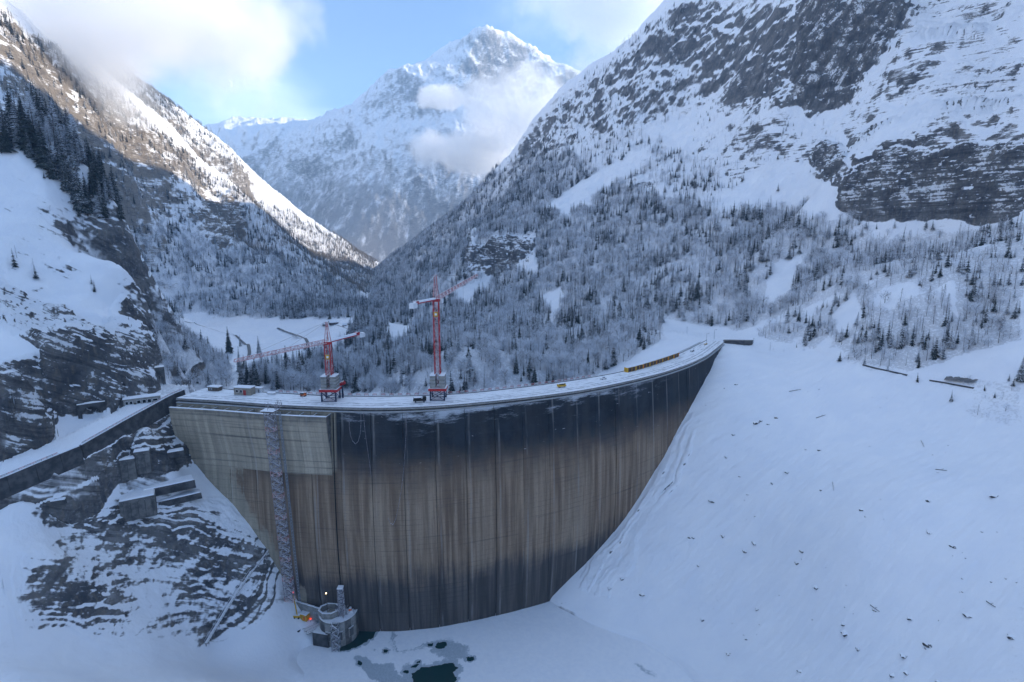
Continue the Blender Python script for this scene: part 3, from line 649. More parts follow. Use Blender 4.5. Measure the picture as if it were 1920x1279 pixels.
def twig_geo(seed, n, shape, ln, wd):
    """crown of loose rimed twigs: slivers of several lengths gathered in sprays"""
    r = random.Random(seed); V = []; Fc = []
    for k in range(n):
        if shape == 'cone':
            t = r.random() ** .8; R_ = .19 * (1 - t) ** .8 + .008; a = r.uniform(0, 2 * math.pi); q = r.random() ** .5 * R_
            p = Vector((math.cos(a) * q, math.sin(a) * q, .08 + .92 * t)); d = Vector((math.cos(a), math.sin(a), r.uniform(-.25, .7)))
        else:
            while 1:
                u = Vector((r.uniform(-1, 1), r.uniform(-1, 1), r.uniform(-1, 1)))
                if .25 < u.length < 1: break
            lump = 1 + .22 * math.sin(u.x * 5 + seed) * math.sin(u.y * 5 + seed * 2)
            base = Vector((0, 0, .58)) if shape == 'ball' else Vector((0, 0, .4))
            sx = .37 if shape == 'ball' else .6; sz = .42 if shape == 'ball' else .5
            p = base + Vector((u.x * sx * lump, u.y * sx * lump, u.z * sz * lump)); d = u + Vector((0, 0, .5))
        d = (d.normalized() + Vector((r.uniform(-.6, .6), r.uniform(-.6, .6), r.uniform(-.5, .5)))).normalized()
        sd = d.cross(Vector((r.uniform(-1, 1), r.uniform(-1, 1), r.uniform(-1, 1)))).normalized() * wd * r.uniform(.6, 1.3); L = ln * r.uniform(.6, 1.5)
        b = len(V); V += [p - d * L * .5 - sd, p - d * L * .5 + sd, p + d * L * .6]; Fc.append((b, b + 1, b + 2))
    return V, Fc
def joined(name, crown, trunk, cm):
    V = list(crown[0]); Fc = list(crown[1]); k = len(V); nf = len(Fc)
    V += [tuple(v) for v in trunk[0]]; Fc += [tuple(i + k for i in f) for f in trunk[1]]
    return mesh_from(name, V, Fc, [cm, M['bark']], [0] * nf + [1] * (len(Fc) - nf))
PROTO = {k: [] for k in range(5)}; BIG = {k: [] for k in range(5)}
M['brown_larch'] = leafmat('bare_golden_brown_larch_twigs', (.16, .115, .065), (.27, .2, .12), (.5, .48, .45), .1, 1.2, .3)
for s_ in range(3):
    PROTO[0].append(joined('spruce', spruce_geo(s_, 13, 6, (.15, .19, .22)[s_], False), trunk_geo(), M['needles']))
    PROTO[1].append(joined('larch', twig_geo(s_ + 5, 150, 'cone', .075, .006), trunk_geo(r0=.013), M['larch']))
    PROTO[4].append(joined('larch', twig_geo(s_ + 5, 150, 'cone', .075, .007), trunk_geo(r0=.013), M['brown_larch'])); BIG[4].append((mesh_from('crown', *twig_geo(s_ + 65, 700, 'cone', .07, .0035), [M['brown_larch']]), mesh_from('trunk', *trunk_geo(r0=.013), [M['bark']])))
    PROTO[2].append(joined('broadleaf', twig_geo(s_ + 9, 210, 'ball', .13, .011), trunk_geo(.6, .02, 5, s_), M['twigs']))
    PROTO[3].append(joined('scrub', twig_geo(s_ + 15, 110, 'bush', .2, .014), trunk_geo(.4, .02, 4, s_), M['twigs']))
    BIG[0].append((mesh_from('crown', *spruce_geo(s_ + 30, 26, 9, (.14, .17, .2)[s_]), [M['needles']]), mesh_from('trunk', *trunk_geo(), [M['bark']])))
    BIG[1].append((mesh_from('crown', *twig_geo(s_ + 35, 700, 'cone', .07, .0035), [M['larch']]), mesh_from('trunk', *trunk_geo(r0=.013), [M['bark']])))
    BIG[2].append((mesh_from('crown', *twig_geo(s_ + 39, 900, 'ball', .12, .0055), [M['twigs']]), mesh_from('trunk', *trunk_geo(.6, .02, 7, s_), [M['bark']])))
    BIG[3].append((mesh_from('crown', *twig_geo(s_ + 45, 400, 'bush', .2, .008), [M['twigs']]), mesh_from('trunk', *trunk_geo(.4, .02, 5, s_), [M['bark']])))
TREE = {0: ('spruce_tree', 'spruce tree', ['dark snow-dusted spruce', 'snow-dusted spruce']), 1: ('larch_tree', 'larch tree', ['bare brownish larch in rime']), 2: ('broadleaf_tree', 'tree', ['round bare tree white with rime']), 3: ('bush', 'bush', ['low rimed bush']), 4: ('larch_tree', 'larch tree', ['brown larch'])}
ppx, ppy, pdd = proj(trees[:, 0], trees[:, 1], trees[:, 2])
hpx = trees[:, 3] * F / pdd
inview = (ppx > -20) & (ppx < 1940) & (ppy > -10) & (trees[:, 6] > .5)
stuffmask = np.ones(len(trees), bool)
PH = ['slope above left rock face', 'rocky slope above the tunnel', 'frosted slope above the meadow', 'sunlit mountainside at left', 'gullies left of the valley', 'wood beside the lower meadow', 'wood behind the dam between cranes', 'far edge of the meadow', 'far sunlit ridge', 'far slope into the valley', 'wooded flank behind right crane', 'wooded slope behind the crest', 'larch belt under right cliffs', 'cliffs of the right skyline', 'snowy terrace above right shore', 'rim beside right shore road', 'talus below the dark cliff', 'meadow edge']
zstat = {}
for zi in range(len(Z_)):
    m_ = (trees[:, 5] == zi) & (trees[:, 6] > .5)
    zstat[zi] = (np.median(ppx[m_]), ppx[m_].std() + 1, np.median(ppy[m_]), ppy[m_].std() + 1, np.median(trees[m_, 3])) if m_.sum() else (0, 1, 0, 1, 10)
def pick(k, n=300):
    c = np.nonzero((trees[:, 4] == k) & inview & ~behind_dam)[0]
    return c[np.argsort(-hpx[c])[:n]]
behind_dam = np.zeros(len(trees), bool)
for k in range(5):
    for q, i in enumerate(pick(k, 120 if k == 4 else 180 if k == 1 else 300)):
        stuffmask[i] = False
        X_, Y_, Zp, sz = trees[i, :4]; zi = int(trees[i, 5]); nm, cat, adj = TREE[k]
        if hpx[i] > 26:
            cm, tm = BIG[k][q % 3]
            o = bpy.data.objects.new(nm, None); o.empty_display_size = .1
            for pn, me in (('crown', cm), ('trunk', tm)):
                c_ = bpy.data.objects.new(pn, me); col.objects.link(c_); c_.parent = o
        else:
            o = bpy.data.objects.new(nm, PROTO[k][q % 3])
        col.objects.link(o)
        o.location = (X_, Y_, Zp - .02 * sz); o.rotation_euler = (tr.uniform(-.05, .05), tr.uniform(-.05, .05), tr.uniform(0, 6.28)); g_ = tr.uniform(.85, 1.2); o.scale = (sz * g_, sz * g_, sz)
        zs = zstat[zi]; fx = (ppx[i] - zs[0]) / zs[1]; fy = (ppy[i] - zs[2]) / zs[3]
        cell = (('upper ' if fy < -.45 else 'lower ' if fy > .45 else 'middle ') + ('left' if fx < -.9 else 'far right' if fx > .9 else 'left centre' if fx < -.3 else 'right centre' if fx > .3 else 'centre'))
        szw = 'tall' if sz > zs[4] * 1.18 else 'small' if sz < zs[4] * .82 else 'middling'
        shp = {0: ('slender', 'full', 'broad'), 1: ('thin', 'loose', 'feathery'), 2: ('round', 'dense', 'lumpy'), 3: ('low', 'spread', 'twiggy'), 4: ('thin', 'loose', 'feathery')}[k][q % 3]
        nm2 = {0: 'dark snow-dusted spruce' if zi == 0 else 'snow-dusted spruce', 1: 'bare rimed larch', 2: 'rimed broadleaf tree', 3: 'rimed bush', 4: 'bare brown larch'}[k]
        o['label'] = '%s %s %s, %s part, %s' % (szw, shp, nm2, cell, PH[zi]); o['category'] = cat; o['group'] = ('bushes' if k == 3 else cat + 's') + ', ' + PH[zi]
for px_, py_, hp, lb in ((430, 664, 52, 'tall dark spruce at the near bend of the meadow road'), (450, 651, 23, 'short dark spruce right of the tall one at the meadow road bend'), (487, 668, 38, 'lone spruce in the snowy meadow left of the crane jib'), (577, 726, 55, 'tall dark spruce just left of the shorter crane'), (564, 722, 50, 'second tall spruce left of the shorter crane'), (1912, 716, 52, 'dark spruce cut by the right edge of the photo')):
    d_ = (PX - px_) ** 2 + (PY - py_) ** 2 + np.where(VIS, 0, 1e9); i_ = np.unravel_index(np.argmin(d_), d_.shape); _, _, dd_ = proj(x[i_], y[i_], z[i_]); sz = hp * dd_ / F
    o = bpy.data.objects.new('spruce_tree', None); o.empty_display_size = .1; col.objects.link(o); o.location = (x[i_], y[i_], z[i_] - .3); o.scale = (sz, sz, sz); o['label'] = lb; o['category'] = 'spruce tree'
    for pn, me in (('crown', BIG[0][int(px_) % 3][0]), ('trunk', BIG[0][int(px_) % 3][1])):
        c_ = bpy.data.objects.new(pn, me); col.objects.link(c_); c_.parent = o
def scatter(name, pts, sizes, protos, seed=0, tilt=.05):
    """one object whose points carry copies of a few shapes"""
    r = np.random.RandomState(seed); n = len(pts)
    if n == 0: return
    me = bpy.data.meshes.new(name); me.vertices.add(n); me.vertices.foreach_set('co', pts.astype(np.float32).ravel())
    def at_(nm, typ, key, arr):
        a = me.attributes.new(nm, typ, 'POINT'); a.data.foreach_set(key, arr.astype(np.float32 if typ != 'INT' else np.int32).ravel())
    wv = sizes * r.uniform(.85, 1.2, n)
    at_('sz', 'FLOAT_VECTOR', 'vector', np.column_stack([wv, wv, sizes])); at_('rt', 'FLOAT_VECTOR', 'vector', np.column_stack([r.uniform(-tilt, tilt, n), r.uniform(-tilt, tilt, n), r.uniform(0, 6.28, n)]))
    at_('ix', 'INT', 'value', r.randint(0, len(protos), n))
    o = bpy.data.objects.new(name, me); col.objects.link(o); o['kind'] = 'stuff'
    cc = bpy.data.collections.new(name + '_shapes')
    for i, pm in enumerate(protos):
        po = bpy.data.objects.new('%s_shape_%d' % (name, i), pm); cc.objects.link(po)
    g = bpy.data.node_groups.new(name + '_scatter', 'GeometryNodeTree')
    g.interface.new_socket('Geometry', in_out='INPUT', socket_type='NodeSocketGeometry'); g.interface.new_socket('Geometry', in_out='OUTPUT', socket_type='NodeSocketGeometry')
    gi = g.nodes.new('NodeGroupInput'); go = g.nodes.new('NodeGroupOutput'); ci = g.nodes.new('GeometryNodeCollectionInfo'); ip = g.nodes.new('GeometryNodeInstanceOnPoints')
    ci.inputs['Collection'].default_value = cc; ci.inputs['Separate Children'].default_value = True; ci.inputs['Reset Children'].default_value = True
    ip.inputs['Pick Instance'].default_value = True
    def na(nm, typ):
        a = g.nodes.new('GeometryNodeInputNamedAttribute'); a.data_type = typ; a.inputs['Name'].default_value = nm; return a.outputs['Attribute']
    L_ = g.links.new
    L_(gi.outputs[0], ip.inputs['Points']); L_(ci.outputs[0], ip.inputs['Instance']); L_(na('ix', 'INT'), ip.inputs['Instance Index'])
    e2r = g.nodes.new('FunctionNodeEulerToRotation'); L_(na('rt', 'FLOAT_VECTOR'), e2r.inputs[0]); L_(e2r.outputs[0], ip.inputs['Rotation']); L_(na('sz', 'FLOAT_VECTOR'), ip.inputs['Scale'])
    L_(ip.outputs[0], go.inputs[0])
    md = o.modifiers.new('scatter', 'NODES'); md.node_group = g
    return o
for k, nm in ((0, 'spruce_forest'), (1, 'larch_forest'), (2, 'frosted_broadleaf_forest'), (3, 'scrub'), (4, 'brown_larch_forest')):
    m_ = stuffmask & (trees[:, 4] == k)
    scatter(nm, trees[m_, :3], trees[m_, 3], PROTO[k], k)

# ------------------------------------------------------------------ water and ice
# ------------------------------------------------------------------ mesh building
class MB:
    def __init__(s): s.v = []; s.f = []; s.uv = {}
    def add(s, vs, fs):
        k = len(s.v); s.v += [tuple(v) for v in vs]; s.f += [tuple(i + k for i in f) for f in fs]; return s
    def box(s, c, d, rz=0, taper=1.0):
        cx, cy, cz = c; a, b, h = d[0] / 2, d[1] / 2, d[2] / 2; co, si = math.cos(rz), math.sin(rz); vs = []
        for sz in (-1, 1):
            t = taper if sz > 0 else 1
            for sx, sy in ((-1, -1), (1, -1), (1, 1), (-1, 1)):
                X = sx * a * t; Y = sy * b * t; vs.append((cx + X * co - Y * si, cy + X * si + Y * co, cz + sz * h))
        return s.add(vs, [(3, 2, 1, 0), (4, 5, 6, 7), (0, 1, 5, 4), (1, 2, 6, 5), (2, 3, 7, 6), (3, 0, 4, 7)])
    def bar(s, p0, p1, w, n=4, w2=None):
        p0 = Vector(p0); p1 = Vector(p1); d = p1 - p0
        if d.length < 1e-6: return s
        d.normalize(); u = Vector((0, 0, 1)).cross(d)
        if u.length < .05: u = Vector((1, 0, 0))
        u.normalize(); v = d.cross(u); vs = []; w2 = w if w2 is None else w2
        for p, ww in ((p0, w), (p1, w2)):
            for k in range(n):
                a = (k + .5) / n * 2 * math.pi; r = ww / 2 * (1.414 if n == 4 else 1); vs.append(p + u * math.cos(a) * r + v * math.sin(a) * r)
        fs = [(k, (k + 1) % n, n + (k + 1) % n, n + k) for k in range(n)] + [tuple(range(n))[::-1], tuple(range(n, 2 * n))]
        return s.add(vs, fs)
    def path(s, pts, w, n=5):
        for a, b in zip(pts, pts[1:]): s.bar(a, b, w, n)
        return s
    def prism(s, poly, z0, z1):
        n = len(poly); vs = [(p[0], p[1], z0) for p in poly] + [(p[0], p[1], z1) for p in poly]
        return s.add(vs, [tuple(range(n))[::-1], tuple(range(n, 2 * n))] + [(k, (k + 1) % n, n + (k + 1) % n, n + k) for k in range(n)])
    def cyl(s, c, r, h, n=16, r2=None): 
        return s.bar(c, (c[0], c[1], c[2] + h), 2 * r, n, 2 * (r if r2 is None else r2))
    def build(s, name, mat, parent=None, smooth=False):
        me = bpy.data.meshes.new(name); me.from_pydata(s.v, [], s.f); me.materials.append(mat)
        if smooth: me.polygons.foreach_set('use_smooth', np.ones(len(s.f), bool))
        me.update(); o = bpy.data.objects.new(name, me); col.objects.link(o)
        if parent is not None: o.parent = parent
        return o
def thing(name, label, cat, loc=(0, 0, 0), rz=0, group=None):
    o = bpy.data.objects.new(name, None); col.objects.link(o); o.location = loc; o.rotation_euler = (0, 0, rz); o.empty_display_size = .5
    o['label'] = label; o['category'] = cat
    if group: o['group'] = group
    return o
def tag(o, label, cat, group=None):
    o['label'] = label; o['category'] = cat
    if group: o['group'] = group
    return o
def copy_tree(o, parent=None):
    c = o.copy(); col.objects.link(c)
    if parent is not None: c.parent = parent
    for ch in list(o.children): copy_tree(ch, c)
    return c
GPX, GPY, GD = proj(x, y, z)
def hit(px, py, near=1e9, far_=0):
    """the terrain point seen at a pixel of the photograph"""
    d = (GPX - px) ** 2 + (GPY - py) ** 2 + np.where(VIS & (y > 0) & (y < near) & (y > far_), 0, 1e9)
    i = np.unravel_index(np.argmin(d), d.shape); return Vector((x[i], y[i], z[i]))
def ground(px_, py_):
    d = (x - px_) ** 2 + (y - py_) ** 2; i = np.unravel_index(np.argmin(d), d.shape); return float(z[i])

# ------------------------------------------------------------------ water and ice
def sheet_ice():
    holes = [  # open water, in photograph pixels
        [(636,1160),(690,1168),(716,1172),(706,1182),(698,1196),(676,1210),(655,1218),(640,1222),(628,1214)],
        [(772,1262),(790,1252),(812,1250),(836,1243),(850,1243),(856,1252),(850,1262),(857,1270),(850,1279),(846,1290),(780,1290)],
        [(720,1218),(729,1219),(727,1223),(719,1222)], [(770,1249),(783,1246),(782,1252),(772,1252)], [(758,1257),(765,1257),(764,1262),(757,1261)], [(874,1232),(885,1231),(889,1236),(878,1240)], [(820,1206),(836,1202),(838,1211),(826,1217),(816,1213)], [(670,1238),(679,1240),(676,1247),(669,1244)], [(781,1240),(787,1239),(787,1243),(780,1243)], [(803,1206),(811,1206),(810,1211),(803,1211)]]
    slush = [([(700,1245),(735,1244),(745,1262),(762,1279),(700,1279),(672,1243),(664,1228),(685,1230)], 1), ([(810,1200),(850,1200),(882,1212),(880,1235),(845,1240),(805,1222)], .62), ([(736,1172),(744,1188),(736,1205),(750,1222),(770,1218),(800,1205),(855,1194),(850,1199),(800,1212),(760,1226),(742,1222),(730,1205)], .9),
             ([(755,1245),(800,1245),(850,1230),(870,1250),(855,1285),(750,1290)], .8), ([(695,1216),(708,1216),(712,1222),(698,1223)], .8), ([(1185,1240),(1200,1245),(1225,1262),(1240,1276),(1215,1262),(1195,1250)], .9), ([(890,1198),(902,1198),(902,1202),(890,1202)], .8)]
    xs = np.arange(-116, 110, .36); ys = np.arange(224, 300, .36)
    X, Y = np.meshgrid(xs, ys, indexing='ij'); Zz = np.full(X.shape, ICE)
    px, py, _ = proj(X, Y, Zz)
    wx = fbm(X / 4, Y / 4, 0, 5, .6) * 9; wy = fbm(X / 4 + 9, Y / 4, 0, 5, .6) * 6
    hole = np.zeros(X.shape, bool); sl = np.zeros(X.shape); ed = np.zeros(X.shape)
    for h_ in holes: hole |= inpoly(px + wx * .8, py + wy * .7, h_)
    for k in range(8):
        for h_ in holes: ed = np.maximum(ed, .85 * inpoly(px + wx + 5 * math.cos(k * .8), py + wy + 3 * math.sin(k * .8), h_))
    for p_, s_ in slush:
        m = 0
        for k in range(9): m = m + inpoly(px + wx * 1.3 + 9 * math.cos(k * 2.4) * (k / 9) ** .5, py + wy * 1.3 + 6 * math.sin(k * 2.4) * (k / 9) ** .5, p_)
        sl = np.maximum(sl, s_ * m / 9)
    sl = np.maximum(sl, ed)
    em = np.minimum(np.minimum(X - xs[0], xs[-1] - X), np.minimum(Y - ys[0], ys[-1] - Y)); em = sstep(0, 6, em)
    Zz = ICE + em * (fbm(X / 12, Y / 12, 0, 5) * .35 * (1 - sl) - .12 * sl)
    na, nr = X.shape
    grid_mesh('lake_ice', X, Y, Zz, ~(hole[:-1, :-1] | hole[1:, 1:]), {'slush': sl}, M['ice'])
    x0, x1, y0, y1 = xs[0], xs[-1], ys[0], ys[-1]
    for (a, b, c, d) in ((-330, x0, 120, 335), (x1, 135, 120, 335), (x0, x1, 120, y0), (x0, x1, y1, 335)):
        X, Y = np.meshgrid(np.linspace(a, b, 30), np.linspace(c, d, 30), indexing='ij')
        grid_mesh('lake_ice', X, Y, np.full(X.shape, ICE), np.ones((29, 29), bool), {'slush': X * 0}, M['ice'])
    mb = MB(); mb.add([(-340, 110, ICE - .25), (140, 110, ICE - .25), (140, 340, ICE - .25), (-340, 340, ICE - .25)], [(0, 1, 2, 3)])
    w_ = mb.build('water', M['water']); w_['kind'] = 'structure'
sheet_ice()

# ------------------------------------------------------------------ the dam
led = [(330,747),(345,748),(420,752),(520,760),(622,764),(700,766),(786,764),(870,758),(960,749),(1030,741),(1100,731),(1170,717),(1241,700),(1290,684),(1326,667),(1358,641)]
farp = [(330,722),(345,722),(420,729),(480,735),(620,743),(700,744),(780,743),(870,739),(960,729),(1060,716),(1162,699),(1220,682),(1270,665),(1320,640),(1354,625)]
LW = np.array([atz(a, b, 0)[:2] for a, b in led]); FW = np.array([atz(a, b, 0)[:2] for a, b in farp])
def smooth_curve(Pp, n=500):
    s = np.concatenate([[0], np.cumsum(np.linalg.norm(np.diff(Pp, axis=0), axis=1))]); S = np.linspace(0, s[-1], n)
    Q = np.column_stack([np.interp(S, s, Pp[:, 0]), np.interp(S, s, Pp[:, 1])])
    for _ in range(260):
        Q[1:-1] = (Q[:-2] + Q[2:] + 2 * Q[1:-1]) / 4
    return Q
LC = smooth_curve(LW); FC = smooth_curve(FW)
SL = np.concatenate([[0], np.cumsum(np.linalg.norm(np.diff(LC, axis=0), axis=1))]); UL = SL[-1]
print('crest length', UL)
def crest(u):
    u = np.asarray(u, float); X = np.interp(u, SL, LC[:, 0]); Y = np.interp(u, SL, LC[:, 1]); e = 2.
    dx = np.interp(u + e, SL, LC[:, 0]) - np.interp(u - e, SL, LC[:, 0]); dy = np.interp(u + e, SL, LC[:, 1]) - np.interp(u - e, SL, LC[:, 1]); l = np.hypot(dx, dy)
    return X, Y, dy / l, -dx / l              # outward (upstream) normal
def farside(u):
    X, Y, nx, ny = crest(u)
    # distance inward to the far curve
    d = np.sqrt(((FC[None, :, 0] - np.atleast_1d(X)[:, None]) ** 2 + (FC[None, :, 1] - np.atleast_1d(Y)[:, None]) ** 2)).min(1)
    return np.clip(d, 12, 24)
def u_at(px):
    qx, qy, _ = proj(LC[:, 0], LC[:, 1], np.zeros(len(LC))); return float(np.interp(px, qx, SL))
def cp(u, off, zz):                                 # a point of the crest: off metres upstream of the ledge line
    X, Y, nx, ny = crest(u); return (float(X + nx * off), float(Y + ny * off), zz)
def face_off(v): return 4.5 * np.sin(np.pi * np.clip(-v / 150, 0, 1))
dam = thing('dam', 'tall curved concrete arch dam with dark stained upstream face across the gorge', 'dam')
def strip(us, vs, off, uvs=True, name='x', mat=None, parent=None, mb=None, depth=0, cap=True):
    """curved panel of the face: us along, vs heights (top first), off(u, v) outward; returned edges go back by depth"""
    U, V = np.meshgrid(us, vs, indexing='ij'); X, Y, nx, ny = crest(U); o_ = off(U, V)
    P = np.stack([X + nx * o_, Y + ny * o_, V], -1); B = np.stack([X + nx * (o_ - depth), Y + ny * (o_ - depth), V], -1)
    n, m = U.shape; verts = P.reshape(-1, 3).tolist(); uv = np.stack([U, V], -1).reshape(-1, 2).tolist()
    fs = [(i * m + j, i * m + j + 1, (i + 1) * m + j + 1, (i + 1) * m + j) for i in range(n - 1) for j in range(m - 1)]
    if depth:
        for idxs, flip in (([(0, j) for j in range(m)], 0), ([(n - 1, j) for j in range(m)], 1), ([(i, 0) for i in range(n)], 1)):
            k = len(verts)
            for (i, j) in idxs: verts += [P[i, j].tolist(), B[i, j].tolist()]; uv += [[float(U[i, j]), float(V[i, j])]] * 2
            for q in range(len(idxs) - 1):
                f = (k + 2 * q, k + 2 * q + 1, k + 2 * q + 3, k + 2 * q + 2); fs.append(f[::-1] if flip else f)
    me = bpy.data.meshes.new(name); me.from_pydata(verts, [], fs); me.materials.append(mat)
    l = me.uv_layers.new(name='UVMap'); li = np.empty(len(me.loops), np.int32); me.loops.foreach_get('vertex_index', li); l.data.foreach_set('uv', np.array(uv, np.float32)[li].ravel())
    me.update(); o = bpy.data.objects.new(name, me); col.objects.link(o); o.parent = parent; return o
nb = 28; ub = np.linspace(0, UL, nb + 1)
for i in range(nb):
    vs = np.concatenate([[-2.6], np.arange(-6, -150, -4.)])
    jit = (i * 7919 % 5 - 2) * .09
    strip(np.linspace(ub[i] + .14, ub[i + 1] - .14, 7), vs, lambda U, V, jit=jit: face_off(V) + jit, name='concrete_block', mat=M['dam'], parent=dam, depth=.6)
us = np.linspace(0, UL, 140)
def section(us, prof, name, mat, parent, closed=True):
    """sweep a cross-section (offset upstream, z) along the crest"""
    mb = MB(); n = len(us); k = None
    rings = []
    for u in us:
        pr = prof(u); rings.append([cp(u, o_, z_) for o_, z_ in pr])
    m = len(rings[0]); vs = [p for r in rings for p in r]; fs = []
    for i in range(n - 1):
        for j in range(m if closed else m - 1):
            a = i * m + j; b = i * m + (j + 1) % m; fs.append((a, b, b + m, a + m))
    if closed: fs += [tuple(range(m))[::-1], tuple((n - 1) * m + j for j in range(m))]
    mb.add(vs, fs); return mb.build(name, mat, parent)
fsd = farside(us); wid = lambda u: float(np.interp(u, us, fsd))
section(us, lambda u: [(-.5, -2.2), (-wid(u) + .5, -2.2), (-wid(u) + .5, -150), (-.5, -150)], 'dam_wall', M['concrete_dark'], dam)
section(us, lambda u: [(.55, -2.6), (.55, -2.25), (-2., -2.2), (-2., -2.6)], 'ledge', M['concrete_pale'], dam)
section(us, lambda u: [(-1.1, -2.19), (-1.1, -1.0), (-1.6, -1.0), (-1.6, -2.19)], 'recess_wall', M['concrete_dark'], dam)
section(us, lambda u: [(.1, -1.0), (.1, -.25), (-.5, -.25), (-.5, -.05), (-wid(u) + .2, -.05), (-wid(u) + .2, -1.0)], 'road_slab', M['concrete_pale'], dam)
section(us, lambda u: [(.0, -.25), (.0, .18), (-.45, .18), (-.45, -.25)], 'kerb', M['concrete'], dam)
section(us, lambda u: [(-wid(u) + .6, -.05), (-wid(u) + .6, .55), (-wid(u), .55), (-wid(u), -.05)], 'parapet', M['concrete'], dam)
def road_snow_mat():
    t = NT('driven_snow'); uv = t.n('UVMap').outputs[0]; sp = t.n('SeparateXYZ', {0: uv}); v = sp.outputs[1]; u = sp.outputs[0]
    n = t.noise(t.n('CombineXYZ', {0: t.math('MULTIPLY', u, .06), 1: t.math('MULTIPLY', v, .8)}).outputs[0], 1., 6, .7)
    n2 = t.noise(t.pos(), .3, 5, .6)
    def line(c, w_): return t.ramp(t.math('ABSOLUTE', t.math('SUBTRACT', v, c)), w_, w_ * .4)
    k = t.math('MAXIMUM', t.math('MAXIMUM', line(-4.2, .8), line(-7.2, .8)), t.math('MULTIPLY', t.ramp(n, .5, .62), .9))
    k = t.math('MULTIPLY', k, t.ramp(n2, .3, .6)); k = t.math('MULTIPLY', k, .7)
    t.base(t.mix(k, SNOW, (.17, .17, .18)), .85); t.bump(n2, .12); return t.m
strip(us, np.array([0, -1]), lambda U, V: U * 0, name='tmp', mat=M['snow'], parent=dam)
bpy.data.objects.remove(bpy.data.objects['tmp'])
vsn = np.linspace(0, 1, 14); Us, Ts = np.meshgrid(us, vsn, indexing='ij'); Wd = np.interp(Us, us, fsd) - 1.2
Xc, Yc_, nxc, nyc = crest(Us); off_ = -.5 - Ts * Wd
zt = .02 + .10 * (1 + fbm(Us / 6, Ts * 3, 0, 3))
me = bpy.data.meshes.new('road_snow'); n_, m_ = Us.shape
me.from_pydata(np.stack([Xc + nxc * off_, Yc_ + nyc * off_, zt], -1).reshape(-1, 3).tolist(), [], [(i * m_ + j, (i + 1) * m_ + j, (i + 1) * m_ + j + 1, i * m_ + j + 1)[::-1] for i in range(n_ - 1) for j in range(m_ - 1)])
l = me.uv_layers.new(name='UVMap'); li = np.empty(len(me.loops), np.int32); me.loops.foreach_get('vertex_index', li)
l.data.foreach_set('uv', np.stack([Us, off_], -1).reshape(-1, 2)[li].astype(np.float32).ravel()); me.materials.append(road_snow_mat()); me.update()
o = bpy.data.objects.new('road_snow', me); col.objects.link(o); o.parent = dam
# pale intake bay standing proud of the left flank
uw1 = u_at(621)
def wing_off(U, V): return face_off(V) + .35 + 6.6 * (1 - sstep(-4, -36, V)) if False else face_off(V) + .3 + 6.4 * sstep(-37, -3, V)
nw = 6; uwb = np.linspace(1.5, uw1, nw + 1)
for i in range(nw):
    strip(np.linspace(uwb[i] + .06, uwb[i + 1] - .06, 9), np.concatenate([[-3.3], np.arange(-5, -38, -3.), [-37.4]]), wing_off, name='bay_panel', mat=M['wing'], parent=dam, depth=.9)
section(np.linspace(1.4, uw1 + .1, 40), lambda u: [(7.1, -3.3), (7.1, -3.0), (5.9, -3.0), (5.9, -3.3)], 'bay_rim', M['snow'], dam)
mb = MB()
for u in np.linspace(4, uw1 - .4, 13):
    a = cp(u, .2, -3.5); b = cp(u, 6.1, -3.5); mb.bar(a, b, .35)
mb.build('bay_strut', M['concrete_pale'], dam)
mb = MB(); cs = [cp(uw1, -.4, 0), cp(uw1, 6.9, 0)]
pts = [cp(uw1 - .5, float(wing_off(np.array(0.), np.array(v_))) - .1, v_) for v_ in (-3.2, -5, -10, -15, -20, -25, -30, -34, -37)]
inn = [cp(uw1 - .5, -.4, v_) for v_ in (-3.2, -5, -10, -15, -20, -25, -30, -34, -37)]
mb.add(pts + inn, [(i, i + 1, i + 10, i + 9) for i in range(8)]); mb.build('bay_end_wall', M['concrete'], dam)
mb = MB(); mb.path([cp(uw1 + 1.2, float(face_off(v_)) + .5, v_) for v_ in np.arange(-3, -128, -5.)], .55); mb.build('drain_pipe', M['rubber'], dam)
# joint ribs seen as pale lines low on the face
# end wall on the right bank
mb = MB(); a = atz(1358, 639, -.3); b = atz(1412, 640, -.2)
mb.add([(a[0], a[1], .3), (b[0], b[1], .5), (b[0], b[1], -3), (a[0] + 12, a[1] - 4, -12), (a[0] - 1, a[1] - 2, -14), (a[0], a[1] + 2, .3), (b[0], b[1] + 2, .5), (b[0], b[1] + 2, -3), (a[0] + 12, a[1] + 2, -12), (a[0] - 1, a[1] + 2, -14)],
       [(0, 1, 2, 3, 4)[::-1], (5, 6, 7, 8, 9), (0, 5, 6, 1), (1, 6, 7, 2), (2, 7, 8, 3), (4, 9, 5, 0)])
mb.build('end_wall', M['concrete_dark'], dam)
mb = MB(); mb.bar((a[0], a[1] - .1, .5), (b[0], b[1] - .1, .7), .9); mb.build('end_wall_coping', M['concrete_pale'], dam)

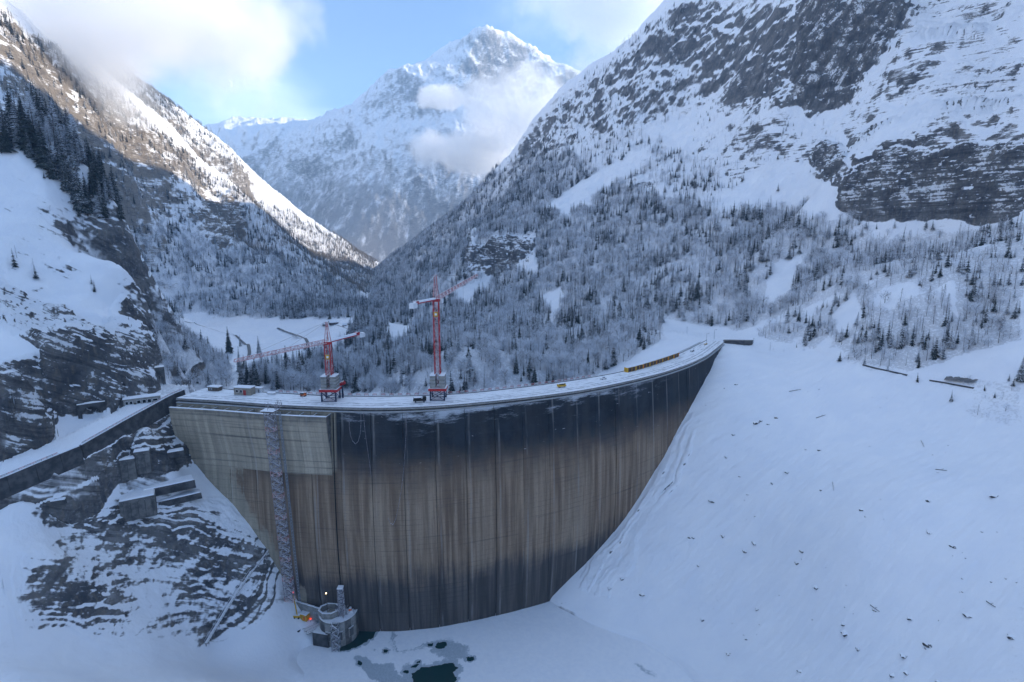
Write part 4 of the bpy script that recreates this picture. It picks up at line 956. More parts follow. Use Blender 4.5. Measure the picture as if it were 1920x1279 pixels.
# ------------------------------------------------------------------ railings
def railing(name, pts, label, h=1.2, step=2.4, mats=('red', 'white'), group=None):
    t = thing(name, label, 'railing', pts[0], 0, group); o0 = Vector(pts[0]); P = [Vector(p) - o0 for p in pts]
    L = [0]
    for a, b in zip(P, P[1:]): L.append(L[-1] + (b - a).length)
    def pt(s):
        s = min(max(s, 0), L[-1]); k = max(i for i in range(len(L)) if L[i] <= s + 1e-9); k = min(k, len(P) - 2); return P[k].lerp(P[k + 1], (s - L[k]) / max(L[k + 1] - L[k], 1e-6))
    n = int(L[-1] / step); A_ = MB(); B_ = MB(); W_ = MB()
    for i in range(n):
        a = pt(i * step); b = pt((i + 1) * step); m = A_ if i % 2 else B_
        m.bar(a + Vector((0, 0, h)), b + Vector((0, 0, h)), .22); m.bar(a + Vector((0, 0, h * .55)), b + Vector((0, 0, h * .55)), .16)
        W_.bar(a, a + Vector((0, 0, h)), .14)
    A_.build('red_rail', M[mats[0]], t); B_.build('white_rail', M[mats[1]], t); p = W_.build('posts', M['steel'], t); p['kind'] = 'stuff'
    return t
fu = [(float(u)) for u in np.linspace(u_at(470), u_at(1160), 60)]
railing('railing', [cp(u, -wid(u) + .3, .5) for u in fu], 'red and white barrier railing along the far edge of the dam crest')
railing('railing', [(a + .0, b, c + .9) for a, b, c in zip(np.interp(np.linspace(240, 311, 12), WY, WX) - .5, np.linspace(240, 311, 12), np.interp(np.linspace(240, 311, 12), WY, WZ))], 'thin red railing on top of the upper road retaining wall', 1.0, 2.0, ('red_rime', 'rime'))
railing('railing', [(a + .0, b, c + .9) for a, b, c in zip(np.interp(np.linspace(186, 232, 10), WY, WX) - .5, np.linspace(186, 232, 10), np.interp(np.linspace(186, 232, 10), WY, WZ))], 'thin red railing on top of the lower road retaining wall at the left edge', 1.0, 2.0, ('red_rime', 'rime'))
railing('railing', [cp(u, -wid(u) + .3, .5) for u in np.linspace(u_at(1290), u_at(1352), 14)], 'dark guard rail at the right end of the dam crest', 1.0, 3.0, ('steel', 'steel'))

# ------------------------------------------------------------------ retaining walls of the road
def retaining(y0, y1, label, depth, n):
    t = thing('retaining_wall', label, 'wall', (float(np.interp(y0, WY, WX)), y0, float(np.interp(y0, WY, WZ))))
    o0 = t.location.copy(); ys = np.linspace(y0, y1, n + 1)
    for i in range(n):
        pts = []
        for yy in (ys[i] + .08, ys[i + 1] - .08): pts.append(Vector((float(np.interp(yy, WY, WX)), float(yy), float(np.interp(yy, WY, WZ)))) - o0)
        a, b = pts; mb = MB(); d = depth
        lean = .12 * d
        mb.add([(a.x - 1.2, a.y, a.z + .9), (a.x, a.y, a.z + .9), (a.x + lean, a.y, a.z - d), (a.x - 1.2, a.y, a.z - d), (b.x - 1.2, b.y, b.z + .9), (b.x, b.y, b.z + .9), (b.x + lean, b.y, b.z - d), (b.x - 1.2, b.y, b.z - d)],
               [(0, 1, 2, 3)[::-1], (4, 5, 6, 7), (0, 4, 5, 1)[::-1], (1, 5, 6, 2)[::-1], (3, 2, 6, 7), (0, 3, 7, 4)])
        mb.build('wall_panel', M['concrete_dark'], t)
        mb = MB(); mb.bar((a.x - .6, a.y, a.z + 1.0), (b.x - .6, b.y, b.z + 1.0), 1.1 * .6); mb.build('coping', M['snow'], t)
retaining(239, 311, 'long dark stained retaining wall rising towards the dam below the upper road', 8.5, 9)
retaining(186, 238.4, 'lower dark retaining wall of the road at the left edge', 8, 7)

# ------------------------------------------------------------------ buildings and portals
def arch_pts(w_, h, n=10):
    r = w_ / 2; return [(-r, 0)] + [(-r * math.cos(a), h - r + r * math.sin(a)) for a in np.linspace(0, math.pi, n)] + [(r, 0)]
def portal(name, label, loc, rz, W_, Hh, D, aw, ah, frame_mat):
    """block with an arched opening on its -y side and a dark tube behind"""
    t = thing(name, label, 'tunnel', loc, rz); mb = MB(); ap = arch_pts(aw, ah); ou = [(-W_ / 2, 0)] + [(-W_ / 2 + W_ * (i / 9), Hh) for i in range(10)] + [(W_ / 2, 0)]
    n = len(ap); vs = [(a, 0, b) for a, b in ap] + [(a, 0, b) for a, b in ou] + [(a, D, b) for a, b in ap] + [(a, D, b) for a, b in ou]
    fs = [(i, i + 1, n + i + 1, n + i) for i in range(n - 1)] + [(n + i, n + i + 1, 3 * n + i + 1, 3 * n + i) for i in range(n - 1)]
    mb.add(vs, fs); mb.build('portal_frame', frame_mat, t)
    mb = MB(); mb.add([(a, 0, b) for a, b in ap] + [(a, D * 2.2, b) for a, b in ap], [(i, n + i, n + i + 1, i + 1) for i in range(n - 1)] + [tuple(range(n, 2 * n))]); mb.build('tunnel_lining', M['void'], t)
    return t
p0 = hit(175, 772, 330, 200); p0 = (p0[0] + 1.0, p0[1] + 1.5); portal('tunnel_portal', 'dark arched road tunnel mouth in the black rock face above the terrace', (p0[0], p0[1] - 4, -6.4), math.radians(38), 12, 9, 7, 8.4, 7.2, M['concrete_dark'])
p0 = atz(300, 722, 0); portal('tunnel_portal', 'tall concrete tunnel portal tower where the dam road enters the mountain', (p0[0] - .5, p0[1], -.3), math.radians(35), 7.2, 11.5, 7, 4.6, 6.0, M['concrete'])
def window(mb_f, mb_g, xx, zz, w_, h, yy):
    mb_f.box((xx, yy, zz), (w_ + .3, .14, h + .3)); mb_g.box((xx, yy - .08, zz), (w_, .06, h))
def house(name, label, cat, loc, rz, L_, W_, h, wallmat, flat=True, wins=(), door=None, group=None, ridge=2.5, snow=.4):
    t = thing(name, label, cat, loc, rz, group); MB().box((0, 0, h / 2), (L_, W_, h)).build('wall', wallmat, t)
    if flat: 
        MB().box((0, 0, h + .12), (L_ + .7, W_ + .7, .22)).build('roof', M['concrete_pale'], t); MB().box((0, 0, h + .24 + snow / 2), (L_ + .6, W_ + .6, snow), 0, .97).build('roof_snow', M['snow'], t)
    else:
        a, b = L_ / 2 + .8, W_ / 2 + 1.0; z0 = h - .35; z1 = h + ridge
        def gable(dz, nm, mt, sh):
            MB().add([(-a, -b, z0 + dz), (a, -b, z0 + dz), (a, 0, z1 + dz), (-a, 0, z1 + dz), (-a, b, z0 + dz), (a, b, z0 + dz), (-a, -b, z0 + dz - sh), (a, -b, z0 + dz - sh), (a, 0, z1 + dz - sh), (-a, 0, z1 + dz - sh), (-a, b, z0 + dz - sh), (a, b, z0 + dz - sh)],
                     [(0, 1, 2, 3), (3, 2, 5, 4), (0, 6, 7, 1), (4, 5, 11, 10), (6, 9, 8, 7), (9, 10, 11, 8), (0, 3, 9, 6), (3, 4, 10, 9), (1, 7, 8, 2), (2, 8, 11, 5)]).build(nm, mt, t)
        gable(0, 'roof', M['wood'], .25); gable(.5, 'roof_snow', M['snow'], .49)
        MB().add([(-L_ / 2, -W_ / 2, h), (-L_ / 2, W_ / 2, h), (-L_ / 2, 0, z1 - .3), (L_ / 2, -W_ / 2, h), (L_ / 2, W_ / 2, h), (L_ / 2, 0, z1 - .3)], [(0, 2, 1), (3, 4, 5)]).build('gable', wallmat, t)
    for (xx, zz, ww, hh) in wins:
        f = MB().box((xx, -W_ / 2 - .04, zz), (ww + .3, .12, hh + .3)).build('window', M['white'], t); MB().box((xx, -W_ / 2 - .12, zz), (ww, .06, hh)).build('pane', M['glass'], f)
    if door is not None:
        MB().box((door[0], -W_ / 2 - .05, door[2] / 2), (door[1], .12, door[2])).build('door', door[3], t)
    return t
house('gatehouse', 'long low concrete building with snowed flat roof beside the road terrace', 'building', (-208.5, 290.5, -2.6), math.radians(31), 17, 5.5, 4.4, M['concrete_pale'], wins=[(-7, 2.4, 1.2, 1.6), (-5, 2.4, 1.2, 1.6), (-1.5, 2.4, 1.6, 1.8), (1, 2.4, 1.6, 1.8), (3.4, 2.4, 1.6, 1.8), (6.2, 2.6, 2.2, 1.2)], door=(-3.3, 1.1, 2.3, M['wood']))
p0 = atz(456, 741, .1); house('hut', 'sand-coloured hut with a red door on the dam crest', 'hut', (p0[0], p0[1] + 2, .1), math.radians(-9), 10.5, 4.5, 4.2, M['plaster'], wins=[(-3.2, 2.4, 1.4, 1.4), (-.6, 2.3, 1.3, 1.6)], door=(1.6, 1.7, 3.1, M['reddoor']))
p0 = atz(402, 733, .1); house('hut', 'small low brownish shed on the crest left of the sand-coloured hut', 'hut', (p0[0], p0[1] + 1, .1), math.radians(-12), 7, 3.5, 2.3, M['wood'], wins=[(-1.5, 1.3, 1.2, .8)])
p0 = atz(484, 736, .1); house('site_container', 'white site container right of the sand-coloured hut', 'container', (p0[0], p0[1] + 1, .1), math.radians(-8), 4.6, 2.6, 2.4, M['white'], door=(.8, 1., 2., M['steel']))
p0 = atz(508, 741, .1); house('site_container', 'flat snow-covered crate on the dam crest', 'container', (p0[0], p0[1] + 1, .1), math.radians(-8), 4, 2.2, .9, M['white'])
for (px_, py_, rz_, L_, W_, h_, lb) in ((626, 609, .5, 15, 11, 5, 'large dark timber chalet behind the top of the left crane'), (610, 611, .3, 9, 8, 3.6, 'small timber chalet left of the large chalet by the meadow'), (659, 609, -.3, 9, 8, 3.6, 'small timber chalet at the wood edge right of the large chalet'), (646, 612, .2, 7, 6, 2.6, 'low snowed shed between the chalets beyond the meadow')):
    q = hit(px_, py_, 1300, 500); house('chalet', lb, 'chalet', (q.x, q.y, q.z - .5), rz_, L_, W_, h_, M['chalet'], flat=False, wins=[(-L_ * .25, h_ * .5, 1.3, 1.3), (L_ * .2, h_ * .5, 1.3, 1.3)], door=(0, 1.2, 2.1, M['wood']), ridge=2.8, group=None)

# concrete blocks and stepped walls below the terrace
def block(label, px_, py_, dims, rz, drop=0, mat='concrete_dark', near=1e9, lift=0):
    q = hit(px_, py_, 320, 150); t = thing('concrete_block', label, 'concrete block', (q.x, q.y, q.z - drop), rz)
    L_, W_, h = dims; MB().box((0, 0, h / 2), (L_, W_, h), 0, .97).build('body', M[mat], t); MB().box((0, 0, h + .3), (L_ * .96, W_ * .96, .6), 0, .94).build('snow_cap', M['snow'], t)
    for k in range(int(L_ // 3)): MB().box((-L_ / 2 + 1.6 + 3 * k, -W_ / 2 + .02, h * .46), (.16, .3, h * .86)).build('rib', M['concrete_dark'], t)
    return t
block('big grey concrete block with flat snow top on the slope below the terrace', 262, 955, (15, 11, 11), math.radians(32), 3, 'concrete')
block('left concrete pier set into the dark rock below the upper wall', 240, 893, (8, 4, 11), math.radians(28), 1, 'concrete')
block('right concrete pier beside the rock below the upper wall', 270, 882, (7, 4, 12), math.radians(28), 1, 'concrete')
block('long snowed concrete slab stepping down beside the dam', 318, 915, (24, 8, 4.5), math.radians(35), 1.5)
block('lower snowed concrete slab with dark edge beside the dam foot', 338, 935, (20, 5, 3.5), math.radians(36), 1.5)
block('short snowed ledge wall under the end of the retaining wall', 325, 855, (10, 4, 3.5), math.radians(33), .5)
block('small dark concrete step half buried in snow below the terrace', 108, 942, (6, 2, 2.4), math.radians(25), .8)
# ------------------------------------------------------------------ lattice work
def lattice(mb, p0, p1, w0, w1, n, bar, tri=False, diag=.7):
    """square or triangular truss from p0 to p1"""
    p0 = Vector(p0); p1 = Vector(p1); d = (p1 - p0).normalized(); up = Vector((0, 0, 1))
    u = up.cross(d) if abs(d.z) < .9 else Vector((1, 0, 0)); u.normalize(); v = d.cross(u)
    if v.z < 0: v = -v
    cs = [(-.5, -.5), (.5, -.5), (.5, .5), (-.5, .5)] if not tri else [(-.5, -.4), (.5, -.4), (0, .55)]
    def P(i, c): t = i / n; w_ = w0 + (w1 - w0) * t; return p0.lerp(p1, t) + u * c[0] * w_ + v * c[1] * w_
    for c in cs: mb.bar(P(0, c), P(n, c), bar, 4)
    m = len(cs)
    for i in range(n + 1):
        for k in range(m): mb.bar(P(i, cs[k]), P(i, cs[(k + 1) % m]), bar * diag)
        if i < n:
            for k in range(m):
                a, b = cs[k], cs[(k + 1) % m]
                if i % 2: a, b = b, a
                mb.bar(P(i, a), P(i + 1, b), bar * diag)
def crane(label, base, zjib, ang, jl, cl, apex, tip_dz, back_dz, portal_h=5.6, w=2.9):
    t = thing('tower_crane', label, 'tower crane', base, 0)
    Z0 = portal_h + 1.6
    for sx in (-1, 1):
        for sy in (-1, 1):
            MB().bar((sx * 3.9, sy * 3.6, 0), (sx * 3.9, sy * 3.6, portal_h), .75).build('leg', M['blue'], t)
    mb = MB()
    for s in (-1, 1):
        for q in (0, 1):
            z0, z1 = (.4, portal_h * .95)
            a, b = (-3.9, 3.9) if q else (3.9, -3.9)
            mb.bar((a, s * 3.6, z0), (b, s * 3.6, z1), .3); mb.bar((s * 3.9, a * .9, z0), (s * 3.9, b * .9, z1), .3)
        mb.bar((-3.9, s * 3.6, .35), (3.9, s * 3.6, .35), .4)
    mb.build('portal_bracing', M['blue'], t)
    MB().box((0, 0, portal_h + .75), (10., 8.6, 1.5)).build('cross_beam', M['red'], t)
    for k in range(4):
        MB().box((-2.6, 0, Z0 + .85 + k * 1.75), (3.1, 6.6, 1.6)).build('ballast_slab', M['concrete_pale'], t); MB().box((2.6, 0, Z0 + .85 + k * 1.75), (3.1, 6.6, 1.6)).build('ballast_slab', M['concrete_pale'], t)
    MB().box((-2.6, 0, Z0 + 7.25), (3.2, 6.7, .5), 0, .9).build('snow_cap', M['snow'], t); MB().box((2.6, 0, Z0 + 7.25), (3.2, 6.7, .5), 0, .9).build('snow_cap', M['snow'], t)
    n = max(4, int((zjib - Z0) / 2.9)); mb = MB()
    mm = MB(); 
    for c in ((-.5, -.5), (.5, -.5), (.5, .5), (-.5, .5)): mm.bar((c[0] * w, c[1] * w, Z0), (c[0] * w, c[1] * w, zjib), .5)
    mm.build('mast', M['red'], t)
    for i in range(n + 1):
        zz = Z0 + (zjib - Z0) * i / n
        cs = ((-.5, -.5), (.5, -.5), (.5, .5), (-.5, .5))
        for k in range(4):
            a, b = cs[k], cs[(k + 1) % 4]; mb.bar((a[0] * w, a[1] * w, zz), (b[0] * w, b[1] * w, zz), .24)
            if i < n:
                if (i + k) % 2: a, b = b, a
                mb.bar((a[0] * w, a[1] * w, zz), (b[0] * w, b[1] * w, zz + (zjib - Z0) / n), .2)
    mb.build('mast_bracing', M['red_rime'], t)
    s = MB().box((0, -w / 2 - .25, zjib - 7.5), (2.4, .15, 2.6)).build('sign_board', M['yellow'], t); MB().box((0, -w / 2 - .36, zjib - 7.5), (1.2, .1, 1.2)).build('sign_emblem', M['white'], s)
    MB().cyl((0, 0, zjib - .6), 2.2, 1.6, 12).build('slewing_ring', M['red'], t)
    dx, dy = math.cos(ang), math.sin(ang); sx, sy = -dy, dx
    top = (0, 0, zjib + apex)
    mb = MB()
    for q in (-1, 1): mb.bar((dx * 1.2 + sx * q, dy * 1.2 + sy * q, zjib + 1), (sx * q * .5, sy * q * .5, zjib + apex), .34); mb.bar((-dx * 1.4 + sx * q, -dy * 1.4 + sy * q, zjib + 1), (sx * q * .5, sy * q * .5, zjib + apex), .34)
    for k in range(1, 5):
        f = k / 5; zz = zjib + 1 + (apex - 1) * f; mb.bar((dx * 1.2 * (1 - f), dy * 1.2 * (1 - f), zz), (-dx * 1.4 * (1 - f), -dy * 1.4 * (1 - f), zz), .2)
        mb.bar((sx * (1 - .5 * f), sy * (1 - .5 * f), zz), (-sx * (1 - .5 * f), -sy * (1 - .5 * f), zz), .2)
    mb.build('apex_frame', M['red_rime'], t)
    mb = MB(); tip = (dx * jl, dy * jl, zjib + tip_dz); lattice(mb, (dx * 1.6, dy * 1.6, zjib + 1.2), tip, 2.3, 1.4, max(10, int(jl / 2.2)), .3, True, .6); mb.build('jib', M['red_rime'], t)
    cb = (-dx * cl, -dy * cl, zjib + back_dz); mb = MB()
    for q in (-1, 1): mb.bar((-dx * 1.5 + sx * q, -dy * 1.5 + sy * q, zjib + .6), (cb[0] + sx * q, cb[1] + sy * q, cb[2] + .6), .55)
    for k in range(1, 8): f = k / 8; mb.bar((cb[0] * f + sx, cb[1] * f + sy, zjib + back_dz * f + .6), (cb[0] * f - sx, cb[1] * f - sy, zjib + back_dz * f + .6), .3)
    mb.build('counter_jib', M['red'], t)
    a = Vector((-dx * 2, -dy * 2, zjib + .95)); b = Vector(cb) + Vector((dx * 3, dy * 3, .95)); MB().bar(a, b, 1.5).build('walkway_snow', M['snow'], t).scale = (1, 1, 1)
    c = Vector(cb) + Vector((dx * 1.5, dy * 1.5, -.3)); MB().box(c, (4.2, 2.6, 2.6), ang).build('counterweight', M['white'], t)
    MB().box(Vector(cb) + Vector((dx * 4.4, dy * 4.4, 1.0)), (2.4, 2.2, 1.6), ang).build('hoist_winch', M['red'], t)
    c = MB().box((dx * 2.6 + sx * -2.0, dy * 2.6 + sy * -2.0, zjib - .4), (2., 1.7, 2.3), ang).build('cab', M['white'], t); MB().box((dx * 3.4 + sx * -2.0, dy * 3.4 + sy * -2.0, zjib - .2), (.6, 1.4, 1.3), ang).build('cab_window', M['glass'], c)
    mb = MB()
    for f in (.45, .8): mb.bar(top, (dx * jl * f, dy * jl * f, zjib + 2 + tip_dz * f), .13)
    for q in (-1, 1): mb.bar(top, (cb[0] + sx * q + dx * 2, cb[1] + sy * q + dy * 2, cb[2] + 1), .13)
    mb.build('stay_cable', M['rime'], t)
    f = .62; hp = (dx * jl * f, dy * jl * f, zjib + tip_dz * f); mb = MB().box((hp[0], hp[1], hp[2] - .6), (1.4, 1., .5), ang).bar((hp[0], hp[1], hp[2] - .8), (hp[0], hp[1], hp[2] - 9), .08).box((hp[0], hp[1], hp[2] - 9.4), (.5, .5, .9)); mb.build('trolley_hook', M['steel'], t)
    return t
b1 = atz(621, 750, .1); b2 = atz(822, 748, .1)
crane('shorter red tower crane at the left, its jib reaching left over the meadow', (b1[0], b1[1], .1), 32.5, math.atan2(-45, -27), 54, 26, 12, 0, 1.5)
c2 = crane('taller red tower crane near the middle of the dam crest', (b2[0], b2[1], .1), 56, math.atan2(30, 10), 60, 27, 14, 11, 0)
# extra red buffer on a blue post beside the left crane
t = thing('buffer_post', 'blue post with a red drum beside the foot of the left crane', 'post', (atz(643, 746, .1)[0], atz(643, 746, .1)[1], .1))
MB().bar((0, 0, 0), (0, 0, 7.5), .8).build('post', M['blue'], t); MB().bar((-2.2, 0, 7.6), (1.6, 0, 9.2), 2.2, 10).build('drum', M['red'], t)

# ------------------------------------------------------------------ scaffold stair tower climbing the bay
def hoist():
    u0 = u_at(526); top = Vector(cp(u0, 8.6, -.8)); 
    u1 = u_at(548); bot = Vector(cp(u_at(533), 7.2, -112.))
    t = thing('scaffold_tower', 'tall rimed lattice hoist tower climbing the pale left part of the dam face', 'scaffold', (bot.x, bot.y, bot.z))
    n = 44; w_ = 5.0; X, Y, nx, ny = crest(u0); out = Vector((float(nx), float(ny), 0)); al = Vector((-float(ny), float(nx), 0)); h = (top - bot)
    for lv in range(n):
        a = h * (lv / n); b = h * ((lv + 1) / n); cs = [al * (-w_ / 2), al * (w_ / 2), al * (w_ / 2) + out * 2.6, al * (-w_ / 2) + out * 2.6]
        mb = MB()
        for k in range(4):
            mb.bar(a + cs[k], b + cs[k], .26); mb.bar(a + cs[k], a + cs[(k + 1) % 4], .2)
            p, q = (cs[k], cs[(k + 1) % 4]) if lv % 2 else (cs[(k + 1) % 4], cs[k]); mb.bar(a + p, b + q, .18)
        mb.build('tower_section', M['rime'] if lv % 5 else M['red_rime'], t)
        mb = MB(); m = a.lerp(b, .5)
        p, q = (cs[3] * .8, cs[2] * .8) if lv % 2 else (cs[2] * .8, cs[3] * .8)
        mb.bar(a + p - out * .6, b + q - out * .6, .7, 4); mb.build('stair_flight', M['rime'], t)
    for sgn in (1,):
        c0 = al * (w_ / 2 + 2.2) + out * .2; mb = MB(); mb.bar(c0, h + c0, .35); mb.bar(c0 + al * .9, h + c0 + al * .9, .35)
        for k in range(60): mb.bar(h * (k / 60) + c0, h * (k / 60) + c0 + al * .9, .15)
        mb.build('lift_rail', M['steel'], t)
    MB().box(h + Vector((0, 0, .8)) + out * 1.2, (8, 6, .5), math.atan2(al.y, al.x)).build('top_platform', M['wood'], t)
    mb = MB(); r = random.Random(3)
    for k in range(14):
        p = h + Vector((r.uniform(-4, 6), r.uniform(-2, 4), 1)); mb.bar(p, p + Vector((r.uniform(-1, 1), 0, r.uniform(2, 4.5))), .18); mb.bar(p + Vector((0, 0, 2)), p + Vector((r.uniform(-3, 3), r.uniform(-1, 1), 2.4)), .16)
    mb.build('top_scaffold', M['rime'], t)
    return t
hoist()

# ------------------------------------------------------------------ intake structure at the foot
def intake():
    t = thing('intake_structure', 'round concrete intake basin with snowed deck at the foot of the dam', 'intake', (-98.5, 271.5, ICE)); c = M['concrete_pale']; H_ = 14.
    n = 30; R_ = 10.5; ang = np.linspace(math.radians(185), math.radians(395), n)
    for k in range(10):
        a0, a1 = math.radians(180 + 21 * k), math.radians(180 + 21 * (k + 1) - .8); mb = MB(); pr = []
        for a in np.linspace(a0, a1, 5): pr.append((R_ * math.cos(a), R_ * math.sin(a)))
        for a in np.linspace(a1, a0, 5): pr.append(((R_ - .9) * math.cos(a), (R_ - .9) * math.sin(a)))
        mb.prism(pr, -2, H_ + .6); mb.build('wall_panel', c if k % 2 else M['concrete'], t)
    for k, a in enumerate(np.radians([255, 290, 325])):
        rr = R_ + .12; f = MB().box((rr * math.cos(a), rr * math.sin(a), 6.5), (3.2, .5, 5.5), a + math.pi / 2).build('gate_frame', M['concrete_pale'], t)
        MB().box(((rr + .25) * math.cos(a), (rr + .25) * math.sin(a), 6.5), (2.4, .3, 4.7), a + math.pi / 2).build('gate', M['concrete_dark'], f)
    pr = [((R_ - 1) * math.cos(a), (R_ - 1) * math.sin(a)) for a in np.linspace(math.pi, 2 * math.pi, 24)] + [(R_ - 1, 4), (-R_ + 1, 4)]
    MB().prism(pr, H_ - 1, H_ - .2).build('deck', M['concrete'], t)
    pr = [((R_ - 1.2) * math.cos(a), (R_ - 1.2) * math.sin(a)) for a in np.linspace(-1.75, .25, 18)] + [(1.5, 2.5), (1.5, -5)]
    MB().prism(pr, H_ - .19, H_ + .35).build('deck_snow', M['snow'], t)
    # hexagonal open shaft
    cx, cy = -4.5, -1.5; ho = []; hi = []
    for k in range(8): a = k * math.pi / 4 + .39; ho.append((cx + 6.2 * math.cos(a), cy + 5 * math.sin(a))); hi.append((cx + 5.2 * math.cos(a), cy + 4.1 * math.sin(a)))
    for k in range(8):
        j = (k + 1) % 8; MB().prism([ho[k], ho[j], hi[j], hi[k]], H_ - .15, H_ + 3.2).build('shaft_wall', c, t); MB().prism([ho[k], ho[j], hi[j], hi[k]], H_ + 3.21, H_ + 3.5).build('rim_snow', M['snow'], t)
    MB().cyl((cx + 1.5, cy - 1.5, H_), 2.2, 2.6, 14).build('valve_housing', M['plaster'], t)
    # left quay with parapet
    a = Vector((-130 + 98.5, 278 - 271.5, 0)); b = Vector((-108 + 98.5, 270.6 - 271.5, 0)); d = (b - a).normalized(); s = Vector((-d.y, d.x, 0)); L_ = (b - a).length
    for k in range(5):
        p = a + d * L_ * k / 5; q = a + d * (L_ * (k + 1) / 5 - .12); MB().prism([(p.x, p.y), (q.x, q.y), (q.x + s.x * .8, q.y + s.y * .8), (p.x + s.x * .8, p.y + s.y * .8)], 8, H_ + 3.2 - k * .25).build('quay_wall', c, t)
        MB().prism([(p.x, p.y), (q.x, q.y), (q.x + s.x * .8, q.y + s.y * .8), (p.x + s.x * .8, p.y + s.y * .8)], H_ + 3.21 - k * .25, H_ + 3.5 - k * .25).build('coping_snow', M['snow'], t)
    MB().prism([(a.x, a.y + 1), (b.x, b.y + 1), (b.x + 4, b.y + 9), (a.x + 6, a.y + 8)], 9, 12).build('quay_floor', M['concrete_dark'], t)
    p = a + s * 3 + d * 3; MB().prism([(p.x, p.y), (p.x + d.x * 9, p.y + d.y * 9), (p.x + d.x * 9 + s.x, p.y + d.y * 9 + s.y), (p.x + s.x, p.y + s.y)], 12, H_ + 4.2).build('inner_wall', M['concrete'], t)
    MB().box((-17, 6.5, 13), (6, 3, 2), -.3).build('rusty_plant', M['brown'], t)
    MB().prism([(-12, -9), (-3, -11), (-1.5, -9.5), (-9, -1)], -2, 8).build('buttress', M['concrete_dark'], t)
    mb = MB()
    for k in range(16): xx = -14 + k * 1.1; mb.bar((xx, -1.5 - .15 * k, H_ - 2), (xx, -1.5 - .15 * k, H_ + 1), .12)
    for zz in (0, .5, 1): mb.bar((-14, -1.5, H_ + zz), (2.5, -3.8, H_ + zz), .12)
    for k in range(9): mb.bar((-12 + k * 1.4, -2, H_ - 5), (-10.6 + k * 1.4, -2.4, H_ - .5), .22); mb.bar((-10.6 + k * 1.4, -2.4, H_ - 5), (-12 + k * 1.4, -2, H_ - .5), .18)
    mb.build('walkway_frame', M['steel'], t)
    t2 = thing('lattice_mast', 'short snow-caked lattice mast standing on the round intake basin', 'mast', (-95.6, 268.6, ICE + H_))
    mb = MB(); lattice(mb, (0, 0, 0), (0, 0, 17), 2.9, 2.5, 9, .34); mb.build('mast', M['rime'], t2)
    mb = MB(); mb.bar((0, 0, 5), (0, 0, 17.2), 1.3, 8); mb.build('riser_pipe', M['steel'], t2); MB().box((0, 0, 17.4), (3, 3, .6)).build('snow_cap', M['snow'], t2)
    mb = MB(); r = random.Random(5)
    for k in range(16): p = Vector((r.uniform(-1, 4), r.uniform(-3, 1), r.uniform(0, 5))); mb.bar(p, p + Vector((r.uniform(-2, 2), 0, r.uniform(1, 3))), .2)
    mb.build('scaffold_tubes', M['rime'], t2)
    t3 = thing('stair_tower', 'zigzag scaffold stair from the basin deck down to the ice', 'stairs', (-96.5, 259.3, ICE))
    mb = MB(); lattice(mb, (0, 0, -1), (0, 0, 15.5), 3.6, 3.6, 6, .26, diag=.6); mb.build('scaffold_frame', M['steel'], t3)
    for k in range(6): s_ = 1 if k % 2 else -1; MB().bar((s_ * 1.6, -.6, k * 2.5), (-s_ * 1.6, -.6, k * 2.5 + 2.4), .8).build('stair_flight', M['rime'], t3)
    t4 = thing('mobile_lift', 'yellow boom lift with a red lamp beside the left quay of the intake', 'lift', (hit(557, 1158, 300, 240).x, hit(557, 1158, 300, 240).y, hit(557, 1158, 300, 240).z))
    MB().box((0, 0, 1.3), (3.6, 2.2, 1.4)).build('chassis', M['yellow'], t4)
    for sx in (-1.2, 1.2):
        for sy in (-1.15, 1.15): MB().bar((sx, sy - .2, .5), (sx, sy + .2, .5), 1.0, 10).build('wheel', M['rubber'], t4)
    MB().bar((0, 0, 2), (-2, 1.5, 13.5), .5).build('boom', M['yellow'], t4); MB().box((-2, 1.5, 14), (1.2, 1., 1)).build('basket', M['steel'], t4); MB().box((-2, 1.2, 15), (.7, .7, .7)).build('lamp', M['redlamp'], t4)
    q = hit(571, 1160, 300, 240); t5 = thing('site_container', 'yellow equipment container on the snow beside the intake', 'container', (q.x, q.y, q.z - .2), -.35)
    MB().box((0, 0, 1.9), (4.8, 3.0, 3.8)).build('body', M['yellow'], t5); MB().box((0, 0, 3.95), (4.7, 2.9, .3)).build('roof_snow', M['snow'], t5); MB().box((0, 0, 4.12), (1.6, 1.2, .1)).build('roof_hatch', M['steel'], t5); MB().box((.9, -1.53, 1.8), (1.2, .08, 2.6)).build('door', M['orange'], t5)
    for k, (a_, b_, lb) in enumerate(((579, 1160, 'red warning lamp on a stand right of the yellow container'), (583, 1166, 'red warning lamp on a stand at the timber platform'))):
        q = hit(a_, b_, 300, 240); tl = thing('warning_lamp', lb, 'lamp', (q.x, q.y, q.z)); MB().bar((0, 0, 0), (0, 0, 1.6), .25).build('stand', M['steel'], tl); MB().box((0, 0, 1.9), (.7, .5, .7)).build('lamp_head', M['redlamp'], tl)
    q = hit(585, 1177, 300, 240); t6 = thing('timber_platform', 'grey timber platform of planks on the snow in front of the intake', 'platform', (q.x, q.y, q.z + .5), .75)
    for k in range(9): MB().box((0, -4 + k, .3 + .05 * (k % 2)), (9.5 - (k % 3), .85, .3)).build('plank', M['wood'], t6)
    for k in range(3): MB().bar((-3.5 + 3.5 * k, -4, 0), (-3.5 + 3.5 * k, 4, 0), .4).build('joist', M['wood'], t6)
    MB().box((3.6, 2, .8), (3.5, 2, .25), .2).build('sheet_panel', M['white'], t6); MB().box((-6, 3, .1), (4, 2.2, .5), .6).build('dark_pallet', M['rubber'], t6)
    t7 = thing('generator', 'small orange and white machine on the snowed deck of the intake', 'machine', (-91.3, 270.5, ICE + H_ + .3), .2)
